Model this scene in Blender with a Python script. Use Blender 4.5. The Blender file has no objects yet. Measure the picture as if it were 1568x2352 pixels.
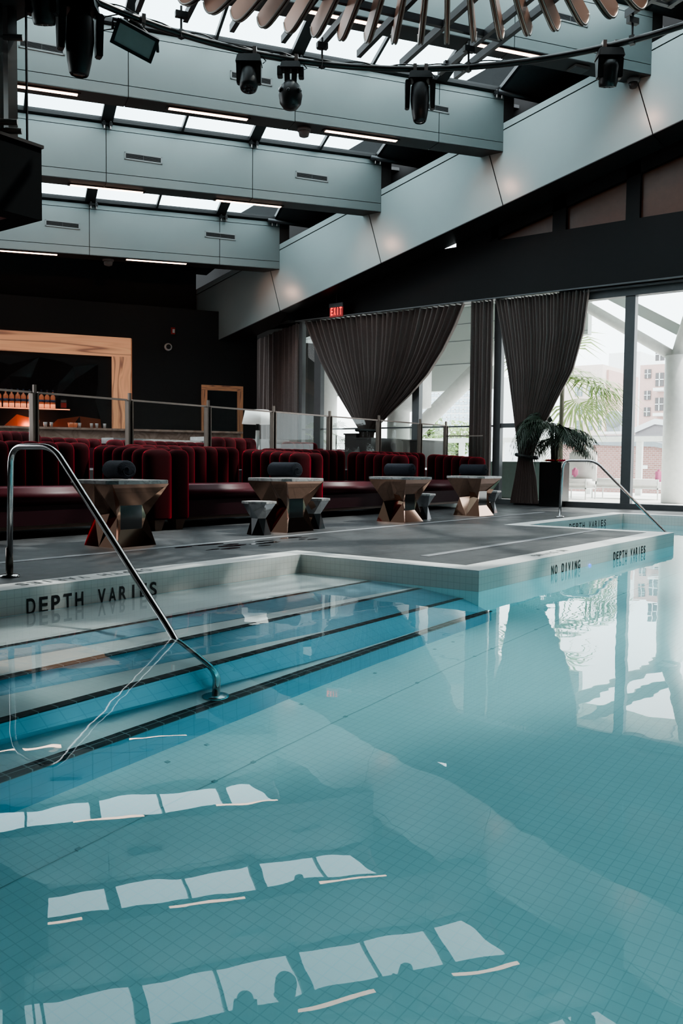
import bpy, bmesh, math, random
from mathutils import Vector, Matrix
random.seed(7)
S = bpy.context.scene
COL = S.collection
pi = math.pi
V3 = Vector

# ------------------------------------------------------------------ camera
F_PX, CX, CY = 2000.0, 784.0, 1176.0
PIT, ROL, YAW = math.radians(-3.2), math.radians(.6), math.radians(36.74)
H = 1.0
dX = V3((math.sin(YAW), math.cos(YAW), 0)); dY = V3((-math.cos(YAW), math.sin(YAW), 0))
def toworld(v): return V3((dX.dot(v), dY.dot(v), v.z))
fw = V3((0, math.cos(PIT), math.sin(PIT))); rt = V3((1, 0, 0)); up = rt.cross(fw)
R_ = rt * math.cos(ROL) + up * math.sin(ROL); U_ = up * math.cos(ROL) - rt * math.sin(ROL)
CR, CU, CF = toworld(R_), toworld(U_), toworld(fw)
CAM = V3((0, 0, H))
def ray(x, y): return CR * ((x - CX) / F_PX) - CU * ((y - CY) / F_PX) + CF
def onX(x, y, X): d = ray(x, y); return CAM + d * (X / d.x)
def onY(x, y, Y): d = ray(x, y); return CAM + d * (Y / d.y)
def onZ(x, y, z=0.0): d = ray(x, y); return CAM + d * ((z - H) / d.z)
PH = math.radians(30)
E1 = V3((math.cos(PH), -math.sin(PH), 0)); E2 = V3((math.sin(PH), math.cos(PH), 0))
def onV(x, y, v): d = ray(x, y); return CAM + d * (v / d.dot(E2))
def uv(u, v, z): return E1 * u + E2 * v + V3((0, 0, z))
cd = bpy.data.cameras.new('camera'); cam = bpy.data.objects.new('camera', cd); COL.objects.link(cam)
cd.sensor_fit = 'VERTICAL'; cd.sensor_height = 36; cd.sensor_width = 24; cd.lens = 36 * F_PX / 2352
cd.clip_start = .05; cd.clip_end = 500
m = Matrix((CR, CU, -CF)).transposed().to_4x4(); m.translation = CAM; cam.matrix_world = m
S.camera = cam

# ------------------------------------------------------------------ materials
def nt(name):
    mt = bpy.data.materials.new(name); mt.use_nodes = True; n = mt.node_tree
    for x in list(n.nodes): n.nodes.remove(x)
    o = n.nodes.new('ShaderNodeOutputMaterial'); return mt, n, o
def nd(n, t, **k):
    x = n.nodes.new(t)
    for a, b in k.items():
        if a in x.inputs.keys(): x.inputs[a].default_value = b
        else: setattr(x, a, b)
    return x
def c4(c): return (c[0], c[1], c[2], 1)
def mat(name, col, rough=.5, metal=0, var=.12, scale=8, spec=.5, bump=0, emis=None, estr=0, sheen=0, coat=0, tint=None):
    mt, n, o = nt(name)
    p = nd(n, 'ShaderNodeBsdfPrincipled'); n.links.new(p.outputs[0], o.inputs[0])
    p.inputs['Roughness'].default_value = rough; p.inputs['Metallic'].default_value = metal
    p.inputs['Specular IOR Level'].default_value = spec
    if sheen:
        p.inputs['Sheen Weight'].default_value = sheen; p.inputs['Sheen Roughness'].default_value = .35
        p.inputs['Sheen Tint'].default_value = c4(tint or tuple(min(1, a * 6) for a in col))
    if coat: p.inputs['Coat Weight'].default_value = coat
    tc = nd(n, 'ShaderNodeTexCoord'); ns = nd(n, 'ShaderNodeTexNoise'); ns.inputs['Scale'].default_value = scale; ns.inputs['Detail'].default_value = 4
    n.links.new(tc.outputs['Object'], ns.inputs['Vector'])
    mx = nd(n, 'ShaderNodeMix', data_type='RGBA'); mx.inputs[6].default_value = c4([a * (1 - var) for a in col]); mx.inputs[7].default_value = c4([min(1, a * (1 + var)) for a in col])
    n.links.new(ns.outputs[0], mx.inputs[0]); n.links.new(mx.outputs[2], p.inputs['Base Color'])
    if bump:
        b = nd(n, 'ShaderNodeBump'); b.inputs['Strength'].default_value = bump; b.inputs['Distance'].default_value = .02
        n.links.new(ns.outputs[0], b.inputs['Height']); n.links.new(b.outputs[0], p.inputs['Normal'])
    if emis:
        p.inputs['Emission Color'].default_value = c4(emis); p.inputs['Emission Strength'].default_value = estr
    return mt
def tile_mat(name, col, grout, size=(.065, .065), rough=.3, gap=.06, axes='auto', var=.06, mortar_mix=1.0):
    """square tiles laid on the object's own x / y / z axes"""
    mt, n, o = nt(name)
    p = nd(n, 'ShaderNodeBsdfPrincipled'); n.links.new(p.outputs[0], o.inputs[0]); p.inputs['Roughness'].default_value = rough
    tc = nd(n, 'ShaderNodeTexCoord'); sp = nd(n, 'ShaderNodeSeparateXYZ'); n.links.new(tc.outputs['Object'], sp.inputs[0])
    ge = nd(n, 'ShaderNodeNewGeometry'); sn = nd(n, 'ShaderNodeSeparateXYZ'); n.links.new(ge.outputs['True Normal'], sn.inputs[0])
    def mth(op, a, b=None):
        q = nd(n, 'ShaderNodeMath', operation=op)
        if hasattr(a, 'is_linked'): n.links.new(a, q.inputs[0])
        else: q.inputs[0].default_value = a
        if b is not None:
            if hasattr(b, 'is_linked'): n.links.new(b, q.inputs[1])
            else: q.inputs[1].default_value = b
        return q.outputs[0]
    g = None
    for i, ax in enumerate('XYZ'):
        s = size[0] if i < 2 else size[1]
        f = mth('FRACT', mth('DIVIDE', mth('ADD', sp.outputs[ax], 100 * s), s))
        l = mth('LESS_THAN', f, gap)
        nz = mth('LESS_THAN', mth('ABSOLUTE', sn.outputs[ax]), .7)   # no line across the face's own normal
        l = mth('MULTIPLY', l, nz)
        g = l if g is None else mth('MAXIMUM', g, l)
    ns = nd(n, 'ShaderNodeTexNoise'); ns.inputs['Scale'].default_value = 3; n.links.new(tc.outputs['Object'], ns.inputs['Vector'])
    mx = nd(n, 'ShaderNodeMix', data_type='RGBA'); mx.inputs[6].default_value = c4([a * (1 - var) for a in col]); mx.inputs[7].default_value = c4([min(1, a * (1 + var)) for a in col])
    n.links.new(ns.outputs[0], mx.inputs[0])
    m2 = nd(n, 'ShaderNodeMix', data_type='RGBA'); n.links.new(mth('MULTIPLY', g, mortar_mix), m2.inputs[0]); n.links.new(mx.outputs[2], m2.inputs[6]); m2.inputs[7].default_value = c4(grout)
    n.links.new(m2.outputs[2], p.inputs['Base Color'])
    return mt
def glass_mat(name, tint=(.96, .98, .97), refl=1.0, ior=1.45):
    """thin pane: light passes straight, reflections by fresnel"""
    mt, n, o = nt(name)
    t = nd(n, 'ShaderNodeBsdfTransparent'); t.inputs[0].default_value = c4(tint)
    g = nd(n, 'ShaderNodeBsdfGlossy'); g.inputs['Roughness'].default_value = 0.0
    ge = nd(n, 'ShaderNodeNewGeometry'); dt = nd(n, 'ShaderNodeVectorMath', operation='DOT_PRODUCT'); n.links.new(ge.outputs['Incoming'], dt.inputs[0]); n.links.new(ge.outputs['Normal'], dt.inputs[1])
    def mth(op, x, y):
        q = nd(n, 'ShaderNodeMath', operation=op)
        for i, w in enumerate((x, y)):
            if hasattr(w, 'is_linked'): n.links.new(w, q.inputs[i])
            elif w is not None: q.inputs[i].default_value = w
        return q.outputs[0]
    f0 = ((ior - 1) / (ior + 1)) ** 2
    p5 = mth('POWER', mth('SUBTRACT', 1.0, mth('ABSOLUTE', dt.outputs['Value'], None)), 5.0)   # schlick, same from both sides of the pane
    fr = mth('MULTIPLY', mth('ADD', mth('MULTIPLY', p5, 1 - f0), f0), refl)
    mx = nd(n, 'ShaderNodeMixShader'); n.links.new(fr, mx.inputs[0]); n.links.new(t.outputs[0], mx.inputs[1]); n.links.new(g.outputs[0], mx.inputs[2])
    n.links.new(mx.outputs[0], o.inputs[0]); return mt
def deck_mat():
    mt, n, o = nt('slate deck tiles')
    p = nd(n, 'ShaderNodeBsdfPrincipled'); n.links.new(p.outputs[0], o.inputs[0])
    tc = nd(n, 'ShaderNodeTexCoord')
    br = nd(n, 'ShaderNodeTexBrick'); br.inputs['Scale'].default_value = 1.0; br.inputs['Brick Width'].default_value = .9; br.inputs['Row Height'].default_value = .3
    br.inputs['Mortar Size'].default_value = .006; br.inputs['Color1'].default_value = (.048, .048, .05, 1); br.inputs['Color2'].default_value = (.064, .064, .066, 1); br.inputs['Mortar'].default_value = (.03, .03, .03, 1)
    n.links.new(tc.outputs['Object'], br.inputs['Vector'])
    ns = nd(n, 'ShaderNodeTexNoise'); ns.inputs['Scale'].default_value = 1.6; ns.inputs['Detail'].default_value = 6; n.links.new(tc.outputs['Object'], ns.inputs['Vector'])
    n2 = nd(n, 'ShaderNodeTexNoise'); n2.inputs['Scale'].default_value = 14; n2.inputs['Detail'].default_value = 5; n.links.new(tc.outputs['Object'], n2.inputs['Vector'])
    mx = nd(n, 'ShaderNodeMix', data_type='RGBA', blend_type='MULTIPLY'); mx.inputs[0].default_value = .6
    cr = nd(n, 'ShaderNodeValToRGB'); cr.color_ramp.elements[0].position = .25; cr.color_ramp.elements[0].color = (.55, .55, .55, 1); cr.color_ramp.elements[1].position = .75; cr.color_ramp.elements[1].color = (1.25, 1.25, 1.25, 1)
    n.links.new(n2.outputs[0], cr.inputs[0]); n.links.new(br.outputs[0], mx.inputs[6]); n.links.new(cr.outputs[0], mx.inputs[7]); n.links.new(mx.outputs[2], p.inputs['Base Color'])
    r2 = nd(n, 'ShaderNodeValToRGB'); r2.color_ramp.elements[0].position = .35; r2.color_ramp.elements[0].color = (.42,) * 3 + (1,); r2.color_ramp.elements[1].position = .7; r2.color_ramp.elements[1].color = (.62,) * 3 + (1,); p.inputs['Specular IOR Level'].default_value = .3
    n.links.new(ns.outputs[0], r2.inputs[0]); n.links.new(r2.outputs[0], p.inputs['Roughness'])
    b = nd(n, 'ShaderNodeBump'); b.inputs['Strength'].default_value = .12; b.inputs['Distance'].default_value = .01; n.links.new(n2.outputs[0], b.inputs['Height']); n.links.new(b.outputs[0], p.inputs['Normal'])
    return mt
def marble_mat(name, base, vein, scale=3):
    mt, n, o = nt(name); p = nd(n, 'ShaderNodeBsdfPrincipled'); n.links.new(p.outputs[0], o.inputs[0]); p.inputs['Roughness'].default_value = .25
    tc = nd(n, 'ShaderNodeTexCoord'); ns = nd(n, 'ShaderNodeTexNoise'); ns.inputs['Scale'].default_value = scale; ns.inputs['Detail'].default_value = 9; ns.inputs['Distortion'].default_value = 1.2
    n.links.new(tc.outputs['Object'], ns.inputs['Vector'])
    cr = nd(n, 'ShaderNodeValToRGB'); e = cr.color_ramp.elements; e[0].position = .38; e[0].color = c4(base); e[1].position = .62; e[1].color = c4(base)
    k = e.new(.5); k.color = c4(vein); n.links.new(ns.outputs[0], cr.inputs[0]); n.links.new(cr.outputs[0], p.inputs['Base Color']); return mt
def onyx_mat(name, k=1.0, axis='u'):
    """backlit banded onyx"""
    mt, n, o = nt(name); p = nd(n, 'ShaderNodeBsdfPrincipled'); n.links.new(p.outputs[0], o.inputs[0]); p.inputs['Roughness'].default_value = .3
    tc = nd(n, 'ShaderNodeTexCoord'); mp = nd(n, 'ShaderNodeMapping'); n.links.new(tc.outputs['Object'], mp.inputs[0])
    mp.inputs['Scale'].default_value = (.7, .7, 1.0) if axis == 'u' else (1.0, 1.0, .7)
    w = nd(n, 'ShaderNodeTexWave'); w.wave_type = 'BANDS'; w.bands_direction = 'Z' if axis == 'u' else 'X'
    w.inputs['Scale'].default_value = .75; w.inputs['Distortion'].default_value = 9; w.inputs['Detail'].default_value = 1.5; w.inputs['Detail Scale'].default_value = 2.2
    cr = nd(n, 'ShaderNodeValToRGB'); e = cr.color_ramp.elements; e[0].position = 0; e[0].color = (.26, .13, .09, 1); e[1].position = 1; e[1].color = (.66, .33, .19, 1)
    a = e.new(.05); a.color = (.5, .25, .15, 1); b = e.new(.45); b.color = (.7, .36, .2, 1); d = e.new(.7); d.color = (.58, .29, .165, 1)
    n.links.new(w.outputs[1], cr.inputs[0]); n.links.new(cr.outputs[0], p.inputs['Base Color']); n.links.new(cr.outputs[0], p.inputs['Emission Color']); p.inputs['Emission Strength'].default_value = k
    return mt
def water_mat():
    mt, n, o = nt('pool water')
    g = nd(n, 'ShaderNodeBsdfGlass'); g.inputs['IOR'].default_value = 1.333; g.inputs['Roughness'].default_value = 0
    g.inputs['Color'].default_value = (1, 1, 1, 1)
    tc = nd(n, 'ShaderNodeTexCoord'); mp = nd(n, 'ShaderNodeMapping'); n.links.new(tc.outputs['Object'], mp.inputs[0])
    ns = nd(n, 'ShaderNodeTexNoise'); ns.inputs['Scale'].default_value = 1.1; ns.inputs['Detail'].default_value = 2; n.links.new(mp.outputs[0], ns.inputs['Vector'])
    n2 = nd(n, 'ShaderNodeTexNoise'); n2.inputs['Scale'].default_value = 5; n2.inputs['Detail'].default_value = 1; n.links.new(mp.outputs[0], n2.inputs['Vector'])
    ad = nd(n, 'ShaderNodeMath', operation='MULTIPLY_ADD'); ad.inputs[1].default_value = .12; n.links.new(n2.outputs[0], ad.inputs[0]); n.links.new(ns.outputs[0], ad.inputs[2])
    b = nd(n, 'ShaderNodeBump'); b.inputs['Strength'].default_value = .05; b.inputs['Distance'].default_value = .06; n.links.new(ad.outputs[0], b.inputs['Height']); n.links.new(b.outputs[0], g.inputs['Normal'])
    n.links.new(g.outputs[0], o.inputs[0])
    va = nd(n, 'ShaderNodeVolumeAbsorption'); va.inputs['Color'].default_value = (.34, .86, .93, 1); va.inputs['Density'].default_value = WATER_DENS
    n.links.new(va.outputs[0], o.inputs['Volume']); return mt
WATER_DENS = .26
M = dict(
    deck=deck_mat(),
    strip=mat('pale deck strip', (.2, .2, .21), .5),
    coping=tile_mat('coping tile', (.62, .61, .59), (.5, .5, .48), (.065, .065), .45),
    walltile=tile_mat('pool wall tile', (.6, .59, .555), (.46, .45, .43), (.065, .065), .3),
    pooltile=tile_mat('pool floor tile', (.74, .95, .94), (.62, .83, .83), (.055, .055), .4, .08),
    tread=tile_mat('step tread tile', (.8, .88, .87), (.73, .82, .81), (.06, .06), .4),
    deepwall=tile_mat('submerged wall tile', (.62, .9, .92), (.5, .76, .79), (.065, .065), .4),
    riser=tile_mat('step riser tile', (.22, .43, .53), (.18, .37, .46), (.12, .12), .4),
    nosing=tile_mat('black nosing tile', (.012, .014, .016), (.2, .25, .25), (.12, .3), .35),
    ink=mat('black lettering', (.012, .012, .013), .5),
    panel=mat('grey metal panel', (.3, .36, .36), .38, .35, .04, 2),
    panel_dark=mat('dark soffit metal', (.045, .043, .043), .45, .2),
    joint=mat('dark joint', (.012, .012, .013), .8),
    frame=mat('dark window frame', (.035, .036, .038), .45, .3),
    frame_mid=mat('grey window frame', (.11, .115, .12), .45, .4),
    sill=mat('door track metal', (.09, .095, .1), .45, .3),
    black=mat('black wall', (.014, .014, .0145), .6),
    fascia=mat('black fascia', (.01, .0105, .0115), .6, spec=.25),
    brownpane=mat('brown shaded glass', (.11, .045, .027), .3, 0, .2),
    led=mat('warm light strip', (1, .8, .7), .5, emis=(1, .66, .5), estr=9),
    skypane=glass_mat('skylight glass', (.86, .95, .97), .6),
    pane=glass_mat('window glass', (.95, .975, .97), .7),
    railpane=glass_mat('rail glass', (.9, .93, .92), .8),
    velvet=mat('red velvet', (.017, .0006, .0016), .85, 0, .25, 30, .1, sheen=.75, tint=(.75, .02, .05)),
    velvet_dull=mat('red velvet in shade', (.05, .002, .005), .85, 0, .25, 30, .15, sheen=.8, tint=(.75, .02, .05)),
    leather=mat('burgundy leather', (.06, .006, .012), .45, 0, .15, 40, .25),
    leather_base=mat('dark burgundy base', (.022, .004, .007), .6, 0, .15, 40, .15), tan=mat('tan wood leg', (.16, .09, .06), .5),
    towel=mat('charcoal towel', (.016, .018, .024), .95, 0, .35, 90, .2, bump=.5),
    marble=marble_mat('pale marble', (.5, .48, .47), (.32, .3, .3), 6),
    copper=mat('rose copper mirror', (.44, .27, .2), .05, 1, .03),
    silver=mat('silver mirror', (.42, .43, .44), .07, 1, .03),
    inset=mat('dark reflection face', (.01, .01, .01), .08),  # upright face of the copper body, its dark reflection put into the colour
    chrome=mat('brushed steel tube', (.55, .55, .55), .16, 1, .05),
    brownpost=mat('bronze post', (.13, .105, .09), .4, .7),
    railtop=mat('bronze rail', (.22, .18, .16), .4, .6),
    curtain=mat('taupe curtain', (.25, .205, .195), .8, 0, .15, 20, .3, sheen=.3),
    tie=mat('black tie band', (.012, .012, .013), .6),
    planter=mat('black gloss planter', (.008, .009, .009), .18),
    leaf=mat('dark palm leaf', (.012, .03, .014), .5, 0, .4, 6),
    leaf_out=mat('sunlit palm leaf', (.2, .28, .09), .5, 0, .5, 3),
    stem=mat('palm stem', (.05, .045, .03), .7),
    pink=mat('pink petals', (.75, .03, .12), .6), red=mat('red petals', (.6, .01, .02), .6), orange=mat('orange petals', (.8, .3, .05), .6), cream=mat('cream petals', (.8, .62, .35), .6),
    fixture=mat('black fixture plastic', (.011, .011, .012), .42),
    lens=mat('dark lens', (.03, .032, .035), .08),
    floodglass=mat('frosted flood glass', (.4, .42, .4), .4),
    pipe=mat('black pipe', (.05, .046, .045), .3, .6),
    bar=mat('dark steel bar', (.06, .062, .066), .4, .6),
    fin=mat('bronzed fin', (.3, .14, .09), .4, .6, .12, 4),
    finedge=mat('fin edge', (.2, .17, .15), .35, .7),
    clamp=mat('clamp steel', (.3, .28, .27), .3, .9),
    ventframe=mat('vent frame', (.3, .33, .33), .45, .2), ventdark=mat('vent dark', (.01, .01, .01), .7),
    detector=mat('detector plastic', (.16, .15, .15), .5),
    onyx_h=onyx_mat('onyx lintel', .55, 'u'), onyx_v=onyx_mat('onyx jamb', .5, 'v'),
    onyx_dim=onyx_mat('onyx dim', .1, 'u'), onyx_dimv=onyx_mat('onyx dim jamb', .1, 'v'),
    mirror=mat('smoked mirror', (.22, .22, .22), .03, 1, .02),
    facet=mat('faceted black mirror', (.04, .034, .034), .14, .6), facet_amber=mat('amber facet', (.3, .09, .045), .3, .3),
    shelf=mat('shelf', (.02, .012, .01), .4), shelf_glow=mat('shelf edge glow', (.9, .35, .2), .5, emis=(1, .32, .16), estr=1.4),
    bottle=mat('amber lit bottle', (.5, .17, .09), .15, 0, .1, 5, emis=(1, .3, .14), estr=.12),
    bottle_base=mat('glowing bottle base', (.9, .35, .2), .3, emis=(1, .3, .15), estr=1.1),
    bottle_label=mat('blue label', (.05, .07, .16), .5), bottle_cap=mat('dark blue cap', (.01, .016, .05), .4),
    counter=marble_mat('rose marble counter', (.6, .42, .35), (.42, .28, .23), 2.5),
    whitestone=marble_mat('grey white stone', (.5, .46, .46), (.4, .37, .37), 5),
    exitred=mat('exit red', (.8, .02, .02), .5, emis=(1, .03, .02), estr=3.0), exitcase=mat('exit case', (.2, .05, .05), .3, emis=(.6, .02, .02), estr=.25),
    alarm=mat('red alarm', (.45, .03, .02), .5), white=mat('white plastic', (.75, .74, .72), .5),
    wood_dark=mat('dark stained wood', (.028, .02, .018), .4),
    lampshade=mat('white lamp shade', (.8, .78, .76), .8, emis=(1, .96, .92), estr=.35),
    ext_white=mat('white painted steel', (.82, .83, .81), .5), ext_panel=mat('white canopy panel', (.66, .71, .69), .6, 0, .03, 1), ext_floor=mat('pale terrace paving', (.8, .78, .74), .6, 0, .05, 2),
    ext_sofa=mat('white outdoor cushion', (.82, .8, .77), .8), ext_green=mat('pale green upholstery', (.3, .37, .33), .8),
    brick=None, b_cream=mat('cream building wall', (.72, .62, .56), .8), b_pink=mat('pink stucco wall', (.6, .42, .38), .8), b_glass=mat('pale curtain wall', (.5, .62, .68), .25, .1), b_white=mat('white facade band', (.8, .83, .83), .7),
    b_win=mat('building window', (.2, .27, .28), .2), b_win_dark=mat('building window dark', (.13, .12, .12), .2), b_grey=mat('grey rooftop metal', (.27, .29, .31), .5), b_roof=mat('grey wall', (.34, .32, .33), .7),
    magenta=mat('magenta pillow', (.75, .22, .4), .8), led_blue=mat('blue pool light', (.1, .2, .9), .3, emis=(.1, .25, 1), estr=1.2),
    backwall=mat('rear wall', (.015, .015, .015), .6), black_near=mat('black booth panel', (.0075, .0075, .008), .9, spec=.08), seam=mat('floor seam', (.38, .54, .55), .6), stain=mat('wet stain', (.016, .016, .018), .12), glow=mat('soft glow', (1, .7, .5), .5, emis=(1, .6, .4), estr=2),
)
def brick_mat():
    mt, n, o = nt('red brick'); p = nd(n, 'ShaderNodeBsdfPrincipled'); n.links.new(p.outputs[0], o.inputs[0]); p.inputs['Roughness'].default_value = .85
    tc = nd(n, 'ShaderNodeTexCoord'); sp = nd(n, 'ShaderNodeSeparateXYZ'); cb = nd(n, 'ShaderNodeCombineXYZ'); n.links.new(tc.outputs['Object'], sp.inputs[0]); n.links.new(sp.outputs['Y'], cb.inputs['X']); n.links.new(sp.outputs['Z'], cb.inputs['Y'])
    br = nd(n, 'ShaderNodeTexBrick'); br.inputs['Scale'].default_value = 3; br.inputs['Color1'].default_value = (.3, .16, .14, 1); br.inputs['Color2'].default_value = (.37, .2, .18, 1); br.inputs['Mortar'].default_value = (.45, .4, .38, 1)
    n.links.new(cb.outputs[0], br.inputs['Vector']); n.links.new(br.outputs[0], p.inputs['Base Color']); return mt
M['brick'] = brick_mat()
M['water'] = water_mat()

# ------------------------------------------------------------------ mesh helpers
class MB:
    def __init__(s): s.b = bmesh.new()
    def poly(s, pts):
        vs = [s.b.verts.new(p) for p in pts]; return s.b.faces.new(vs)
    def hexa(s, p):  # 8 points: bottom ring 0-3, top ring 4-7
        v = [s.b.verts.new(q) for q in p]
        for f in ((0, 3, 2, 1), (4, 5, 6, 7), (0, 1, 5, 4), (1, 2, 6, 5), (2, 3, 7, 6), (3, 0, 4, 7)): s.b.faces.new([v[i] for i in f])
        return s
    def box(s, x0, x1, y0, y1, z0, z1):
        return s.hexa([(x0, y0, z0), (x1, y0, z0), (x1, y1, z0), (x0, y1, z0), (x0, y0, z1), (x1, y0, z1), (x1, y1, z1), (x0, y1, z1)])
    def obox(s, c, ax, ay, az, hx, hy, hz):
        c = V3(c); ax = V3(ax) * hx; ay = V3(ay) * hy; az = V3(az) * hz
        return s.hexa([c - ax - ay - az, c + ax - ay - az, c + ax + ay - az, c - ax + ay - az, c - ax - ay + az, c + ax - ay + az, c + ax + ay + az, c - ax + ay + az])
    def uvbox(s, u0, u1, v0, v1, z0, z1, sl=0.0):  # box on the roof grid, z rising sl per metre of u
        a, b = sl * u0, sl * u1
        return s.hexa([uv(u0, v0, z0 + a), uv(u1, v0, z0 + b), uv(u1, v1, z0 + b), uv(u0, v1, z0 + a), uv(u0, v0, z1 + a), uv(u1, v0, z1 + b), uv(u1, v1, z1 + b), uv(u0, v1, z1 + a)])
    def prism(s, pts, d):
        d = V3(d); a = [s.b.verts.new(p) for p in pts]; b = [s.b.verts.new(V3(p) + d) for p in pts]; n = len(pts)
        s.b.faces.new(a[::-1]); s.b.faces.new(b)
        for i in range(n): s.b.faces.new((a[i], a[(i + 1) % n], b[(i + 1) % n], b[i]))
        return s
    def tube(s, pts, r, n=12, caps=True):
        pts = [V3(p) for p in pts]; k = len(pts); rings = []; ref = None
        for i, p in enumerate(pts):
            t = (pts[min(i + 1, k - 1)] - pts[max(i - 1, 0)]).normalized()
            if ref is None: ref = t.orthogonal().normalized()
            ref = (ref - t * ref.dot(t)); ref = ref.normalized() if ref.length > 1e-6 else t.orthogonal().normalized()
            w = t.cross(ref); rr = r[i] if isinstance(r, (list, tuple)) else r
            rings.append([s.b.verts.new(p + (ref * math.cos(2 * pi * j / n) + w * math.sin(2 * pi * j / n)) * rr) for j in range(n)])
        for a, b in zip(rings, rings[1:]):
            for j in range(n): s.b.faces.new((a[j], a[(j + 1) % n], b[(j + 1) % n], b[j]))
        if caps: s.b.faces.new(rings[0][::-1]); s.b.faces.new(rings[-1])
        return s
    def lathe(s, c, prof, n=20, axis=(0, 0, 1), a0=None):
        c = V3(c); ax = V3(axis).normalized(); e = ax.orthogonal().normalized(); w = ax.cross(e); rings = []
        for (r, h) in prof:
            if r < 1e-5: rings.append([s.b.verts.new(c + ax * h)])
            else: rings.append([s.b.verts.new(c + ax * h + (e * math.cos(2 * pi * j / n) + w * math.sin(2 * pi * j / n)) * r) for j in range(n)])
        for a, b in zip(rings, rings[1:]):
            for j in range(n):
                q = (j + 1) % n
                if len(a) == 1 and len(b) == 1: continue
                if len(a) == 1: s.b.faces.new((a[0], b[q], b[j]))
                elif len(b) == 1: s.b.faces.new((a[j], a[q], b[0]))
                else: s.b.faces.new((a[j], a[q], b[q], b[j]))
        if len(rings[0]) > 1: s.b.faces.new(rings[0][::-1])
        if len(rings[-1]) > 1: s.b.faces.new(rings[-1])
        return s
    def grid(s, rows):
        vs = [[s.b.verts.new(p) for p in r] for r in rows]
        for a, b in zip(vs, vs[1:]):
            for i in range(len(a) - 1): s.b.faces.new((a[i], a[i + 1], b[i + 1], b[i]))
        return s
    def build(s, name, mt, parent=None, smooth=False, bevel=0, loc=None):
        bmesh.ops.recalc_face_normals(s.b, faces=s.b.faces)
        me = bpy.data.meshes.new(name)
        if bevel: bmesh.ops.bevel(s.b, geom=list(s.b.edges), offset=bevel, segments=2, affect='EDGES', clamp_overlap=True)
        s.b.to_mesh(me); s.b.free()
        if smooth:
            for f in me.polygons: f.use_smooth = True
        me.materials.append(mt if not isinstance(mt, str) else M[mt])
        o = bpy.data.objects.new(name, me); COL.objects.link(o)
        if parent is not None: o.parent = parent
        if loc is not None:
            me.transform(Matrix.Translation(-V3(loc))); o.location = loc
        return o
def tag(o, label=None, cat=None, group=None, kind=None):
    if label: o['label'] = label
    if cat: o['category'] = cat
    if group: o['group'] = group
    if kind: o['kind'] = kind
    return o
def empty(name, loc=(0, 0, 0), rz=0, label=None, cat=None, group=None, kind=None):
    o = bpy.data.objects.new(name, None); COL.objects.link(o); o.location = loc; o.rotation_euler = (0, 0, rz); o.empty_display_size = .1
    return tag(o, label, cat, group, kind)
def struct(o, label=None): o['kind'] = 'structure'; return tag(o, label)
KIDS = {}
def copy_tree(o, parent=None):
    c = o.copy(); COL.objects.link(c)
    if parent is not None: c.parent = parent
    for ch in list(o.children): copy_tree(ch, c)
    return c
def arc(c, r, a0, a1, n, ex, ey):
    c = V3(c); ex = V3(ex); ey = V3(ey)
    return [c + ex * (r * math.cos(a0 + (a1 - a0) * i / n)) + ey * (r * math.sin(a0 + (a1 - a0) * i / n)) for i in range(n + 1)]
def fillet(pts, rad, n=8):
    pts = [V3(p) for p in pts]; out = [pts[0]]
    for a, b, c in zip(pts, pts[1:], pts[2:]):
        u = (a - b).normalized(); w = (c - b).normalized(); L = min(rad, (a - b).length * .49, (c - b).length * .49)
        p, q = b + u * L, b + w * L
        for i in range(n + 1):
            t = i / n; out.append(p * (1 - t) ** 2 + b * 2 * t * (1 - t) + q * t * t)
    out.append(pts[-1]); return out
def text_obj(name, txt, mt, origin, ex, ey, width, height, depth=.003, parent=None, fill=.7, bold=.022):
    """evenly spaced narrow lettering as one mesh: origin lower left, ex along the line, ey up the letters"""
    ex = V3(ex).normalized(); ey = V3(ey).normalized(); ez = ex.cross(ey); pitch = width / (len(txt) - 1 + fill); b = MB()
    for i, chx in enumerate(txt):
        if chx == ' ': continue
        cu = bpy.data.curves.new(name, 'FONT'); cu.body = chx; cu.offset = bold
        t = bpy.data.objects.new(name, cu); COL.objects.link(t)
        dg = bpy.context.evaluated_depsgraph_get(); dg.update()
        me = bpy.data.meshes.new_from_object(t.evaluated_get(dg)); bpy.data.objects.remove(t); bpy.data.curves.remove(cu)
        xs = [v.co.x for v in me.vertices]; ys = [v.co.y for v in me.vertices]; w_ = pitch * fill * (.3 if chx == 'I' else 1)
        sx = w_ / (max(xs) - min(xs)); sy = height / (max(ys) - min(ys)); x0 = i * pitch + (pitch * fill - w_) / 2
        vs = [b.b.verts.new(V3(origin) + ex * (x0 + (v.co.x - min(xs)) * sx) + ey * ((v.co.y - min(ys)) * sy) + ez * depth) for v in me.vertices]
        for f in me.polygons:
            try: b.b.faces.new([vs[k] for k in f.vertices])
            except ValueError: pass
        bpy.data.meshes.remove(me)
    return b.build(name, mt, parent)
UPZ = V3((0, 0, 1)); AX = V3((1, 0, 0)); AY = V3((0, 1, 0))

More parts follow.
